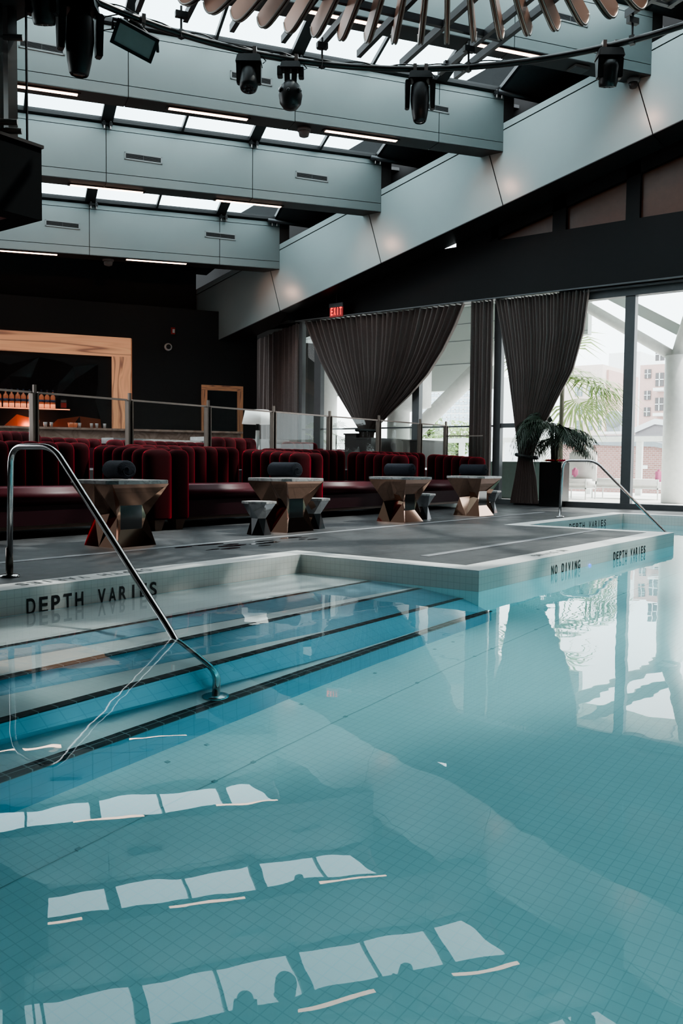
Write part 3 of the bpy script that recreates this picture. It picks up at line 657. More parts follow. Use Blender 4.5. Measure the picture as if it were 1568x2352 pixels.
b = MB(); b.box(19.865, 19.895, 10.4, FY, RT - .3, RT - .27); c = b.build('top_rail', 'railtop', fe); c.data.transform(fo)

# ------------------------------------------------------------------ banquettes
def pillow(b, cx, cy, w, d, z0, z1, n=14, dome=.12, p=3.2):
    rings = []
    prof = [(z0, .94), (z0 + .03, 1.0), (z1 - dome, 1.0)] + [(z1 - dome + dome * math.sin(a), max(.02, math.cos(a) ** .6)) for a in (pi * .14, pi * .26, pi * .37, pi * .45)]
    for z, s in prof:
        ring = []
        for j in range(n):
            a = 2 * pi * (j + .5) / n; ca, sa = math.cos(a), math.sin(a); k = (abs(ca) ** p + abs(sa) ** p) ** (-1 / p)
            ring.append(b.b.verts.new((cx + w / 2 * s * k * ca, cy + d / 2 * s * k * sa, z)))
        rings.append(ring)
    for a, c in zip(rings, rings[1:]):
        for j in range(n): b.b.faces.new((a[j], a[(j + 1) % n], c[(j + 1) % n], c[j]))
    b.b.faces.new(rings[0][::-1]); b.b.faces.new(rings[-1])
def banquette(name, loc, W, lab, arms=(.33, .46), back_y=1.28, zt=1.27, zarm=1.18, vel='velvet', cat='sofa', group=None, legs=True, seat=True):
    t = empty(name, loc, 0, lab, cat, group)
    aL, aR = arms
    b = MB(); nb = max(4, round((W - aL - aR) / .27)); cw = (W - aL - aR) / nb
    for i in range(nb): pillow(b, aL + cw * (i + .5), back_y + .17, cw * 1.02, .36, .3, zt)
    b.build('backrest', vel, t, True)
    if seat:
        b = MB(); b.box(aL - .02, W - aR + .02, .16, back_y + .05, .42, .645); b.build('seat', 'leather', t, True, bevel=.05)
        b = MB(); b.box(aL - .02, W - aR + .02, .2, back_y, .17, .42); b.build('base', 'leather_base', t)
    for (x, wd) in ((0, aL), (W - aR, aR)):
        if wd <= 0: continue
        b = MB(); d = .22
        for i in range(6): pillow(b, x + wd / 2, .11 + d * i, wd * 1.0, d * 1.03, .16, zarm + .012 * i)
        b.build('arm', vel, t, True)
    if legs:
        for x in (aL / 2, W - aR / 2):
            b = MB(); b.hexa([(x - .06, .08, 0), (x + .06, .08, 0), (x + .06, .2, 0), (x - .06, .2, 0), (x - .1, .04, .17), (x + .1, .04, .17), (x + .1, .24, .17), (x - .1, .24, .17)]); b.build('leg', 'tan', t)
        b = MB(); b.box(aL, W - aR, .24, .28, .12, .17); b.build('rail', 'tan', t)
    return t
BX = [5.48, 8.69, 11.92, 15.11]
for x, x1, lab in zip(BX, [8.69, 11.92, 15.11, 18.45], ('red velvet banquette booth behind the pool handrail, the one cut by the left edge', 'red velvet banquette booth between the first and second copper tables', 'red velvet banquette booth behind the third copper table', 'red velvet banquette booth nearest the window curtains')):
    banquette('velvet_banquette', (x, 9.52, 0), x1 - x, lab, arms=(.33, .47 if x < 15 else .62), group='red velvet banquettes along the deck')
# second row on the raised floor
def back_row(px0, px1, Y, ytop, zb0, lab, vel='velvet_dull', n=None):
    A, B = onY(px0, ytop, Y), onY(px1, ytop, Y); W = abs(B.x - A.x); zt = A.z - RZ
    b = empty('lounge_sofa', (A.x, Y, RZ), 0, lab, 'sofa', 'red sofas on the raised lounge floor')
    q = MB(); k = n or max(3, round(W / .3)); cw = W / k
    for i in range(k): pillow(q, cw * (i + .5), .16, cw * 1.02, .36, .0, zt)
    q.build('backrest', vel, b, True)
    q = MB(); q.box(.02, W - .02, .3, 1.1, .0, .42); q.build('seat', 'leather', b)
    return b
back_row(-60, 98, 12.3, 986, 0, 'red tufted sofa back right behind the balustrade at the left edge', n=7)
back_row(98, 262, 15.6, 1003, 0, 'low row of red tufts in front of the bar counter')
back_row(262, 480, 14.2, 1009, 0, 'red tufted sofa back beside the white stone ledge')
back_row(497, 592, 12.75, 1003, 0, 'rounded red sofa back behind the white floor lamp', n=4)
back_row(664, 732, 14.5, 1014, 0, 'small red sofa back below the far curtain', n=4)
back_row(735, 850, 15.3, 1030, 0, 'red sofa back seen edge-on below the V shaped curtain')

# ------------------------------------------------------------------ faceted tables, stools, towels
def octo(a, bb, c, z): return [V3(p) for p in ((-a + c, -bb, z), (a - c, -bb, z), (a, -bb + c, z), (a, bb - c, z), (a - c, bb, z), (-a + c, bb, z), (-a, bb - c, z), (-a, -bb + c, z))]
def faceted_body(b, ins, top_pts, zt, wx, wy, zc, base, sq, z0, z1):
    """rectangular top narrowing to waist corners, a flat upright square on every side"""
    T = top_pts; B = base
    Wp = [V3((sx * wx, sy * wy, zc)) for sx, sy in ((-1, -1), (1, -1), (1, 1), (-1, 1))]
    q, r = wx * .97, wy * .97
    S = []
    for i, (nx, ny) in enumerate(((0, -1), (1, 0), (0, 1), (-1, 0))):
        tx, ty = -ny, nx; d = r if i % 2 == 0 else q
        c = V3((nx * d, ny * d, 0)); tv = V3((tx, ty, 0))
        S.append([c - tv * sq + V3((0, 0, z0)), c + tv * sq + V3((0, 0, z0)), c + tv * sq + V3((0, 0, z1)), c - tv * sq + V3((0, 0, z1))])
    for i in range(4):
        j = (i + 1) % 4; s = S[i]
        if i % 2 == 0:   # the two sides with an upright square
            b.poly([T[i], T[j], s[2], s[3]]); b.poly([s[0], s[1], B[j], B[i]]); m_ = MB(); m_.poly([p * 1.0 for p in s]); ins.append(m_)
            b.poly([T[i], s[3], Wp[i]]); b.poly([s[3], s[0], Wp[i]]); b.poly([s[0], B[i], Wp[i]])
            b.poly([T[j], Wp[j], s[2]]); b.poly([s[2], Wp[j], s[1]]); b.poly([s[1], Wp[j], B[j]])
        else:            # the two folded sides
            mid = (B[i] + B[j]) / 2; tm = (T[i] * .42 + T[j] * .58); wm = (Wp[i] + Wp[j]) / 2; wm = V3((wm.x * .74, wm.y, wm.z + .03)); nrm = V3((1 if wm.x > 0 else -1, 0, 0)); mid = mid + nrm * .015
            b.poly([T[i], tm, Wp[i]]); b.poly([tm, wm, Wp[i]]); b.poly([tm, Wp[j], wm]); b.poly([tm, T[j], Wp[j]])
            b.poly([Wp[i], wm, mid]); b.poly([wm, Wp[j], mid]); b.poly([Wp[i], mid, B[i]]); b.poly([Wp[j], B[j], mid])
def cocktail_table(loc, lab, rz=0, src=None):
    t = empty('cocktail_table', loc, rz, lab, 'table', 'copper mirrored cocktail tables')
    a, c = .46, .42
    b = MB(); b.prism(octo(a, c, .1, .735), (0, 0, .042)); b.build('table_top', 'marble', t, bevel=.004)
    b = MB(); i = []
    faceted_body(b, i, [V3((s * .42, q * .38, .735)) for s, q in ((-1, -1), (1, -1), (1, 1), (-1, 1))], .735, .215, .205, .35, [V3((s * .3, q * .29, 0)) for s, q in ((-1, -1), (1, -1), (1, 1), (-1, 1))], .16, .2, .48)
    b.build('pedestal', 'copper', t); [m_.build('dark_face', 'inset', t) for m_ in i]
    return t
TB = [((6.72, 8.3), 'first copper faceted table, behind the near handrail, with a charcoal towel roll'), ((9.76, 8.31), 'second copper faceted table, with a silver stool on either side'), ((12.79, 8.27), 'third copper faceted table, with one silver stool at its right'), ((15.41, 8.23), 'fourth copper faceted table, nearest the tied curtain and planter')]
for i, ((x, y), lab) in enumerate(TB):
    if i == 0: proto = t = cocktail_table((x, y, 0), lab, 0)
    else: t = copy_tree(proto); t.location = (x, y, 0); t['label'] = lab
def stool(loc, lab):
    t = empty('side_stool', loc, 0, lab, 'stool', 'small silver faceted stools')
    hx = lambda r, z, a0: [V3((r * math.cos(a0 + pi / 3 * k), r * math.sin(a0 + pi / 3 * k), z)) for k in range(6)]
    MB().prism(hx(.245, .43, .1), (0, 0, .035)).build('stool_top', 'marble', t, bevel=.004)
    b = MB(); T, Wq, B = hx(.23, .43, .1), hx(.115, .23, .1 + pi / 6), hx(.17, 0, .1)
    for k in range(6):
        j = (k + 1) % 6
        b.poly([T[k], T[j], Wq[k]]); b.poly([T[j], Wq[j], Wq[k]]); b.poly([Wq[k], Wq[j], B[j]]); b.poly([B[k], Wq[k], B[j]])
    b.poly(B); b.build('pedestal', 'silver', t); return t
ST = [((8.98, 8.13), 'silver faceted stool at the left of the second copper table'), ((10.42, 8.3), 'silver faceted stool at the right of the second copper table'), ((13.62, 8.33), 'silver faceted stool beside the third copper table'), ((16.45, 8.42), 'silver faceted stool half hidden behind the fourth copper table')]
for i, ((x, y), lab) in enumerate(ST):
    if i == 0: sp = stool((x, y, 0), lab)
    else: t = copy_tree(sp); t.location = (x, y, 0); t['label'] = lab
def towel(loc, rz, lab, L=.5, r=.105):
    b = MB(); n = 22; rings = []
    for (y, s) in ((-L / 2, .82), (-L / 2 + .012, .95), (-L / 2 + .03, 1), (L / 2 - .03, 1), (L / 2 - .012, .95), (L / 2, .82)):
        rings.append([V3((r * s * math.cos(2 * pi * j / n) * 1.05, y, r + r * s * math.sin(2 * pi * j / n) * (1 if math.sin(2 * pi * j / n) > 0 else .93))) for j in range(n)])
    vs = [[b.b.verts.new(p) for p in q] for q in rings]
    for a, c in zip(vs, vs[1:]):
        for j in range(n): b.b.faces.new((a[j], a[(j + 1) % n], c[(j + 1) % n], c[j]))
    b.b.faces.new(vs[0][::-1]); b.b.faces.new(vs[-1])
    for y in (-L / 2, L / 2):   # spiral fold on the ends
        pts = [V3(((.012 + .0125 * a) * math.cos(a), y, r + (.012 + .0125 * a) * math.sin(a))) for a in [i * .45 for i in range(15)]]
        b.tube(pts, .009, 6)
    o = b.build('rolled_towel', 'towel', None, True, loc=None); o.location = loc; o.rotation_euler = (0, 0, rz)
    return tag(o, lab, 'towel', 'rolled charcoal towels')
tl = ('rolled charcoal towel on the first copper table behind the near handrail', 'rolled charcoal towel on the second copper table, between the two silver stools', 'rolled charcoal towel on the third copper table with one stool', 'rolled charcoal towel on the fourth copper table, nearest the curtains')
for i, ((x, y), _) in enumerate(TB): towel((x + (.02, .03, .05, .05)[i], y + .05, .778), (-.25, -.12, 0, .05)[i], tl[i], (.47, .54, .54, .54)[i], .115)

# ------------------------------------------------------------------ planter with palm
P0 = onZ(1286, 1165); pl = empty('potted_palm', (P0.x, P0.y, 0), 0, 'tall black planter box with a dark palm and bright flowers by the window', 'plant')
b = MB(); b.box(0, .52, 0, .56, 0, 1.08); b.build('planter', 'planter', pl, bevel=.008)
b = MB(); b.box(.03, .49, .03, .53, 1.08, 1.085); b.build('soil', 'stem', pl)
def frond(b, base, d, L, lift, droop, leaf, lw, n=16, seed=0):
    rnd = random.Random(seed); d = V3(d).normalized(); pts = []
    for i in range(n + 1):
        t = i / n; pts.append(V3(base) + d * (L * t * (1 - .12 * t)) + V3((0, 0, lift * t * 1.0 - droop * t * t)))
    b.tube(pts, [.012 * (1 - .8 * i / n) for i in range(n + 1)], 5)
    for i in range(2, n + 1):
        p = pts[i]; tg = (pts[i] - pts[i - 1]).normalized(); sd = tg.cross(UPZ).normalized(); s = math.sin(pi * (i / n) ** .8) * .7 + .3
        for sg in (-1, 1):
            dr = (sd * sg * .85 + tg * .7 + V3((0, 0, -.25 - .4 * rnd.random()))).normalized(); ln = leaf * s * (.8 + .4 * rnd.random())
            q = p + dr * ln + V3((0, 0, -.25 * ln)); mid = p + dr * ln * .5; wv = tg * lw
            b.b.faces.new([b.b.verts.new(x) for x in (p - wv * .4, mid - wv, q, mid + wv)])
stm = MB()
for i in range(7):
    a = 2 * pi * i / 7; stm.tube([(.26 + .05 * math.cos(a), .28 + .05 * math.sin(a), 1.08), (.26 + .08 * math.cos(a), .28 + .08 * math.sin(a), 1.5), (.26 + .12 * math.cos(a), .28 + .12 * math.sin(a), 1.95)], [.035, .028, .014], 7)
stm.build('stem', 'stem', pl, True)
b = MB()
for i in range(110):
    a = i * 2.4 + .3; tier = (i * .618) % 1; L = .55 + .5 * random.random(); sy = math.sin(a)
    frond(b, (.26 + .1 * math.cos(a), .36 + .12 * sy, 1.6 + .5 * tier), (math.cos(a) * (.7 if math.cos(a) < 0 else .12), sy + .15, 0), L * (1.15 - .25 * tier), .3 + .95 * tier, .6 + .4 * random.random() + .25 * tier + (.6 if sy > .3 else 0), .4, .017, 14, i)
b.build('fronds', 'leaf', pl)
for i in range(13):
    a = random.random() * 6.28; x = .06 + .4 * ((i * .37) % 1); y = .06 + .44 * ((i * .61) % 1)
    b = MB()
    for k in range(6):
        q = 2 * pi * k / 6; b.poly([(x, y, 1.1), (x + .05 * math.cos(q - .4), y + .05 * math.sin(q - .4), 1.13), (x + .08 * math.cos(q), y + .08 * math.sin(q), 1.12), (x + .05 * math.cos(q + .4), y + .05 * math.sin(q + .4), 1.13)])
    b.lathe((x, y, 1.09), [(0, 0), (.03, .02), (.03, .05), (0, .07)], 8)
    b.build('flower', ('pink', 'red', 'orange', 'cream', 'red')[i % 5], pl)

# ------------------------------------------------------------------ lighting ring, hanging frame, chandelier
RC = V3((5.80, 3.41, 6.0)); RR = 4.65
rg = empty('lighting_ring', RC, 0, 'large black pipe ring hanging below the skylights and carrying stage lights', 'truss')
MB().tube([(RR * math.cos(2 * pi * i / 120), RR * math.sin(2 * pi * i / 120), 0) for i in range(121)], .038, 10, False).build('pipe', 'pipe', rg, True)
def ringp(px, py):
    p = onZ(px, py, 6.0); d = V3((p.x - RC.x, p.y - RC.y, 0)).normalized(); return RC + d * RR
for (px, py) in ((430, 65), (740, 145), (1075, 150), (1446, 85)):
    p = ringp(px, py) - RC; b = MB(); b.tube([p, p + V3((0, 0, .32))], .014, 8); b.box(p.x - .03, p.x + .03, p.y - .03, p.y + .03, p.z - .05, p.z + .05); b.obox(p + V3((0, 0, .22)), E1, E2, UPZ, .07, .03, .035); b.build('hanger', 'fixture', rg)
# a loose cable wound along the pipe
b = MB(); pts = []
for i in range(90):
    a = math.radians(20 + i * .9); pts.append(((RR + .03 * math.sin(i * .9)) * math.cos(a), (RR + .03 * math.sin(i * .9)) * math.sin(a), .045 + .012 * math.sin(i * .5)))
b.tube(pts, .008, 5); b.build('cable', 'fixture', rg, True)
# grid of square bars above the ring
hf = empty('hanging_frame', RC + V3((0, 0, .34)), 0, 'square steel bar grid carrying the ring and the fin chandelier', 'frame')
cu, cv = RC.dot(E1), RC.dot(E2)
for (off, v0, v1) in ((-2.6, .6, 4.6), (-2.0, .6, 4.85), (-1.4, .6, 4.85), (-.83, .6, 4.87), (-.25, .6, 4.87), (.42, .6, 4.87), (.9, .6, 4.85), (1.45, .6, 4.83), (2.08, .6, 4.84), (2.66, .6, 4.84), (2.92, .6, 4.85), (3.92, -.5, 2.6), (4.2, -.8, 2.2)):
    b = MB(); b.obox(E1 * off + E2 * (v0 + v1) / 2, E1, E2, UPZ, .03, (v1 - v0) / 2, .045); b.build('bar', 'bar', hf)
for (u0, u1, v) in ((-2.6, 2.9, 3.7), (-2.6, 3.9, 1.6), (2.6, 3.0, 4.6), (3.85, 4.25, 2.2)):
    b = MB(); b.obox(E1 * (u0 + u1) / 2 + E2 * v, E1, E2, UPZ, (u1 - u0) / 2, .028, .04); b.build('cross_bar', 'bar', hf)
for (u, v) in ((.9, 3.0), (-2.2, 2.9), (2.9, 2.2)):
    b = MB(); b.tube([E1 * u + E2 * v, E1 * u + E2 * v + V3((0, 0, 3.0))], .03, 8); b.build('rod', 'fixture', hf)
# chandelier of radial curved fins
ch = empty('fin_chandelier', RC, 0, 'big chandelier of curved bronze fins set in a circle', 'chandelier')
NF = 82; RF = 4.12
a_c = math.atan2(onZ(965, 109, 6.05).y - RC.y, onZ(965, 109, 6.05).x - RC.x)
def smooth_pts(P, n):
    out = []
    for i in range(len(P) - 1):
        p0, p1, p2, p3 = P[max(i - 1, 0)], P[i], P[i + 1], P[min(i + 2, len(P) - 1)]
        for k in range(n):
            t = k / n; out.append(tuple(.5 * ((2 * p1[j]) + (p2[j] - p0[j]) * t + (2 * p0[j] - 5 * p1[j] + 4 * p2[j] - p3[j]) * t * t + (3 * p1[j] - p0[j] - 3 * p2[j] + p3[j]) * t ** 3) for j in (0, 1)))
    return out + [P[-1]]
def fin_mesh():
    lo = smooth_pts([(.3, .25), (.27, .17), (.17, .075), (.02, .02), (-.18, 0), (-.6, 0), (-1.3, .03), (-2.3, .1)], 3)
    hi = smooth_pts([(.28, .27), (-.3, .262), (-1.2, .29), (-2.3, .36)], 3)
    out = lo + hi[::-1]
    ma = MB(); ma.prism([(x, -.02, z) for x, z in out], (0, .04, 0))
    mb = MB()
    for s in (-.02, .02): mb.tube([(x - .008, s, z - .008) for x, z in lo], .013, 6)
    return ma, mb
fa, fb = fin_mesh()
f0 = fa.build('fin', 'fin', ch); f1 = fb.build('edge_strip', 'finedge', f0, True)
first = True
for i in range(-21, 22):
    ang = a_c + 2 * pi * i / NF
    if first: o = f0; first = False
    else:
        o = f0.copy(); COL.objects.link(o); o.parent = ch; e2 = f1.copy(); COL.objects.link(e2); e2.parent = o
    o.location = (RF * math.cos(ang) - .06 * math.cos(ang), RF * math.sin(ang) - .06 * math.sin(ang), .04); o.rotation_euler = (0, 0, ang)
b = MB(); b.tube([(2.0 * math.cos(a_c + 2 * pi * i / 96), 2.0 * math.sin(a_c + 2 * pi * i / 96), .42) for i in range(-28, 29)], .05, 8); b.build('rim', 'bar', ch, True)

# ------------------------------------------------------------------ stage lights on the ring
def clamp(b, p):
    for d in (-.07, .07): b.obox(V3((d, 0, .0)), AX, AY, UPZ, .022, .045, .05); b.obox(V3((d, 0, -.06)), AX, AY, UPZ, .012, .012, .03)
def moving_head(px, py, kind, yaw, tilt, s, lab, pan=0):
    p = ringp(px, py); t = empty('stage_light', p, yaw, lab, 'stage light', 'stage lights on the pipe ring')
    b = MB(); clamp(b, p); b.build('clamp', 'clamp', t)
    b = MB(); b.hexa([V3(q) * s for q in ((-.2, -.14, -.2), (.2, -.14, -.2), (.2, .14, -.2), (-.2, .14, -.2), (-.17, -.11, -.06), (.17, -.11, -.06), (.17, .11, -.06), (-.17, .11, -.06))]); b.build('base', 'fixture', t, bevel=.015 * s)
    y = empty('yoke_pivot', (0, 0, -.2 * s), pan); 
    bpy.data.objects.remove(y)
    ca, sa = math.cos(pan), math.sin(pan); rot = lambda q: V3((q[0] * ca - q[1] * sa, q[0] * sa + q[1] * ca, q[2])) * s
    b = MB()
    aw, al, hz = (.205, .42, -.5) if kind == 'barrel' else (.15, .26, -.42)
    if kind == 'round': aw = .1
    if kind != 'round':
        for sg in (-1, 1):
            b.hexa([rot(q) for q in ((sg * (aw - .035), -.06, -.22 - al), (sg * (aw + .035), -.06, -.22 - al), (sg * (aw + .035), .06, -.22 - al), (sg * (aw - .035), .06, -.22 - al), (sg * (aw - .05), -.1, -.2), (sg * (aw + .04), -.1, -.2), (sg * (aw + .04), .1, -.2), (sg * (aw - .05), .1, -.2))])
    else:
        for sg in (-1, 1): b.hexa([rot(q) for q in ((sg * .06 - .05, -.07, -.5), (sg * .06 + .05, -.07, -.5), (sg * .06 + .05, .07, -.5), (sg * .06 - .05, .07, -.5), (sg * .07 - .05, -.09, -.2), (sg * .07 + .05, -.09, -.2), (sg * .07 + .05, .09, -.2), (sg * .07 - .05, .09, -.2))])
        for sg in (-1, 1): b.obox(rot((sg * .2, 0, -.24)), AX, AY, UPZ, .05 * s, .09 * s, .09 * s)
    b.build('yoke', 'fixture', t, bevel=.012 * s)
    ax = rot((math.sin(tilt) * .0, math.sin(tilt), -math.cos(tilt))) / s
    b = MB(); lbs = []
    def lathe_lens(*a):
        m_ = MB(); m_.lathe(*a); lbs.append(m_)
    if kind == 'barrel':
        c = rot((0, 0, -.4)); b.lathe(c, [(0, -.2 * s), (.1 * s, -.2 * s), (.145 * s, -.12 * s), (.155 * s, .1 * s), (.13 * s, .32 * s), (.105 * s, .44 * s), (.09 * s, .46 * s), (.085 * s, .44 * s), (0, .43 * s)], 22, ax); lathe_lens(c, [(0, .445 * s), (.08 * s, .445 * s), (.06 * s, .455 * s), (0, .46 * s)], 16, ax)
    elif kind == 'round':
        c = rot((0, 0, -.66)); b.lathe(c, [(0, -.27 * s), (.11 * s, -.25 * s), (.19 * s, -.16 * s), (.225 * s, 0), (.2 * s, .15 * s), (.13 * s, .24 * s), (0, .27 * s)], 24, ax)
        for (q, r) in (((.15, -.17, -.62), .055), ((-.05, -.215, -.64), .03), ((.04, -.1, -.87), .045), ((-.19, -.1, -.6), .05)):
            lathe_lens(rot(q), [(0, .0), (r * s, 0), (r * s, .02 * s), (r * .7 * s, .03 * s), (0, .03 * s)], 14, (rot(q) - c).normalized())
    else:
        c = rot((0, 0, -.36)); b.lathe(c, [(0, -.14 * s), (.11 * s, -.14 * s), (.14 * s, -.06 * s), (.14 * s, .16 * s), (.125 * s, .22 * s), (.1 * s, .225 * s), (0, .21 * s)], 22, ax)
        for k in range(7):
            a = 2 * pi * k / 6; r = 0 if k == 6 else .075; e = ax.orthogonal().normalized(); w = ax.cross(e); lathe_lens(c + (e * math.cos(a) + w * math.sin(a)) * r * s + ax * .215 * s, [(0, 0), (.028 * s, 0), (.022 * s, .012 * s), (0, .014 * s)], 10, ax)
    h = b.build('head', 'fixture', t, True)
    for l_ in lbs: l_.build('lens', 'lens', h, True)
    b = MB(); b.tube([V3((.1, .05, .03)), V3((.2, .06, -.08)), V3((.16, .09, -.12 * s))], .007, 5); b.build('cable', 'fixture', t, True)
    return t
YV = math.radians(36.74 - 90)   # local x across the view
moving_head(85, -55, 'wash', YV, .35, .85, 'stage light tucked behind the dark canopy at the upper left corner')
moving_head(188, -18, 'barrel', YV, .12, .98, 'large black barrel stage light pointing down at the upper left', .5)
moving_head(573, 118, 'wash', YV, -.25, .8, 'short black stage light in front of a beam vent')
moving_head(667, 138, 'round', YV, .0, .66, 'black stage light with a round drum head', .1)
moving_head(965, 158, 'barrel', YV, -.1, .78, 'black barrel stage light with a tall yoke below the centre of the ring')
moving_head(1400, 105, 'wash', YV, .3, .8, 'black stage light with several small lenses near the girder')
# flood light
p = ringp(312, 45); t = empty('flood_light', p, YV + .35, 'square flood light with frosted glass tilted on the pipe ring', 'stage light')
b = MB(); clamp(b, p); b.build('clamp', 'clamp', t)
fr = Matrix.Rotation(math.radians(20), 3, 'Y') @ Matrix.Rotation(math.radians(32), 3, 'X')
cx, cy_, cz_ = fr @ AX, fr @ AY, fr @ UPZ; cc = V3((-.02, 0, -.24))
b = MB(); b.obox(cc, cx, cy_, cz_, .24, .09, .13); b.obox(cc + cy_ * .12, cx, cy_, cz_, .18, .06, .1); b.build('body', 'fixture', t, bevel=.012)
b = MB(); b.obox(cc - cy_ * .093, cx, cy_, cz_, .205, .006, .1); b.build('glass', 'floodglass', t)
b = MB()
for (ex, ez, hx_, hz_) in ((0, .117, .24, .018), (0, -.117, .24, .018), (.225, 0, .018, .13), (-.225, 0, .018, .13)): b.obox(cc + cx * ex + cz_ * ez - cy_ * .097, cx, cy_, cz_, hx_, .012, hz_)
b.build('bezel', 'fixture', t)
b = MB(); b.tube([cc + cx * .265, cc + cx * .265 + UPZ * .1, V3((0, 0, -.06)), cc - cx * .265 + UPZ * .1, cc - cx * .265], .018, 8); b.build('yoke', 'fixture', t, True)
b = MB(); b.tube([V3((-.1, 0, .05)), V3((-.35, .05, -.02)), V3((-.42, .02, -.2)), cc - cx * .25], .008, 6); b.build('cable', 'fixture', t, True)

# ------------------------------------------------------------------ balcony at the left
BXc, BYc = 6.165, 9.0
bz0, bz1 = 3.79, 4.61
bl = empty('balcony_booth', (BXc, BYc, bz0), 0, 'dark overhanging balcony box with a glass side at the left edge', 'balcony'); o = Matrix.Translation(-bl.location)
b = MB(); b.box(-6.9, BXc, BYc, 11.3, bz0, bz1); c = b.build('body', 'black_near', bl); c.data.transform(o)
b = MB(); b.box(-6.9, BXc + .02, BYc - .02, 11.3, bz1, bz1 + .035); c = b.build('ledge', 'wood_dark', bl); c.data.transform(o)
b = MB(); b.box(-6.9, BXc - .3, BYc + .25, 11.2, bz0 - .004, bz0); c = b.build('underside', 'leather', bl); c.data.transform(o)
gx = onY(61, 200, BYc + .05).x
b = MB(); b.box(gx - 2.2, gx, BYc + .04, BYc + .06, bz1 + .06, 6.15); c = b.build('glass_panel', 'pane', bl); c.data.transform(o)
b = MB(); b.box(gx - .004, gx + .008, BYc + .035, BYc + .065, bz1 + .06, 6.15); c = b.build('glass_edge', 'frame', bl); c.data.transform(o)
qx = onY(18, 200, BYc + .3).x
b = MB(); b.box(qx - .06, qx + .06, BYc + .2, BYc + .32, bz1, 6.15); b.box(qx - .2, qx - .12, BYc + .2, BYc + .28, bz1, 6.15); c = b.build('post', 'wood_dark', bl); c.data.transform(o)
b = MB()
for (px, py) in ((40, 88), (28, 282), (38, 302)):
    q = onY(px, py, BYc + .12); b.tube([q + V3((-.15, .15, 0)), q + V3((.03, -.06, 0))], .035, 10)
c = b.build('glass_fixing', 'clamp', bl); c.data.transform(o)
b = MB(); b.box(-6.9, 6.14, -2, 11.3, 6.16, 6.5); struct(b.build('ceiling', 'black'), 'dark canopy slab at the upper left corner')

# ------------------------------------------------------------------ bar with onyx surround
def A(u, z, d=0.0): return uv(u, 26.39 - d, z)
br = empty('bar_surround', A(.9, RZ), -PH, 'wide backlit onyx frame around the bar opening at left', 'bar surround'); o = Matrix.Translation(-br.location)
def slabA(b, u0, u1, z0, z1, d0, d1): b.uvbox(u0, u1, 26.39 - d1, 26.39 - d0, z0, z1)
inv = br.matrix_world
def lb(b, u0, u1, z0, z1, d0, d1):   # box in the bar wall's own axes (x along u, y away)
    b.box(u0 - .9, u1 - .9, -d1, -d0, z0 - RZ, z1 - RZ)
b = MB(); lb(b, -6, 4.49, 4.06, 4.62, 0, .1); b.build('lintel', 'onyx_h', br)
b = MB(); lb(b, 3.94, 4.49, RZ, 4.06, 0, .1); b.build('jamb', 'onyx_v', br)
b = MB(); lb(b, 4.49, 4.53, RZ, 4.62, 0, .02); b.build('reveal', 'onyx_dim', br)
bb = empty('back_bar', A(0, RZ), -PH, 'black back bar of angular mirrored facets inside the onyx frame', 'back bar')
b = MB(); b2 = MB(); rnd = random.Random(3)
us = [-3 + .6 * i for i in range(12)]; zs_ = [0.1, .7, 1.3, 1.85, 2.4, 2.95]
gv = [[V3((u + (rnd.random() - .5) * .3, -.02 - .12 * rnd.random(), z + (rnd.random() - .5) * .3)) for u in us] for z in zs_]
for i in range(len(zs_) - 1):
    for j in range(len(us) - 1):
        q = (gv[i][j], gv[i][j + 1], gv[i + 1][j + 1], gv[i + 1][j])
        for tri in ((q[0], q[1], q[2]), (q[0], q[2], q[3])): (b2 if i in (0, 1) and rnd.random() < .45 else b).poly(tri)
b.build('mirror_facets', 'facet', bb); b2.build('amber_facets', 'facet_amber', bb)
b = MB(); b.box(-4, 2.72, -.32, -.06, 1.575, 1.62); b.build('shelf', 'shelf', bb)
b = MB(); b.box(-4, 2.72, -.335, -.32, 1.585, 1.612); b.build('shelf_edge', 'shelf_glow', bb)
def bottle(u, lab, src=None, k=1.0):
    t = empty('liquor_bottle', A(u, RZ + 1.622, .2), -PH, lab, 'bottle', 'lit bottles on the back bar shelf')
    r, h = .068 * k, .5 * k
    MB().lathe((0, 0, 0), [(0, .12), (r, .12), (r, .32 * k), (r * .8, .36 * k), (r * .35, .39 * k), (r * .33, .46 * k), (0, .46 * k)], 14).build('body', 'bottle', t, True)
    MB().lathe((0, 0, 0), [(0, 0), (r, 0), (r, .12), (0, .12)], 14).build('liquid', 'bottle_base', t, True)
    MB().lathe((0, 0, .17 * k), [(r + .002, 0), (r + .002, .07 * k)], 14).build('bottle_label', 'bottle_label', t, True)
    MB().lathe((0, 0, .46 * k), [(0, 0), (r * .36, 0), (r * .36, .06), (0, .06)], 10).build('cap', 'bottle_cap', t, True)
    return t
bu = [onV(x, 930, 26.39).dot(E1) for x in (-18, -3, 12.5, 26, 40, 53, 67, 80, 94, 107, 120)]
for i, u in enumerate(bu):
    lab = 'lit amber bottle with a blue cap standing on the back bar shelf'
    if i == 0: bt = bottle(u, lab)
    else: q = copy_tree(bt); q.location = A(u, RZ + 1.622, .2)
u = onV(144, 930, 26.39).dot(E1)
t = empty('liquor_box', A(u, RZ + 1.622, .2), -PH, 'small red and dark carton at the end of the back bar shelf', 'box')
b = MB(); b.box(-.09, .09, -.06, .06, 0, .26); b.build('carton', 'wood_dark', t); b = MB(); b.box(-.075, .075, -.063, -.06, .03, .17); b.build('carton_face', 'alarm', t); b = MB(); b.box(-.07, .07, -.063, -.06, .19, .24); b.build('carton_band', 'detector', t)
bc = empty('bar_counter', A(.5, RZ, 1.0), -PH, 'long rose marble bar counter in front of the back bar', 'counter')
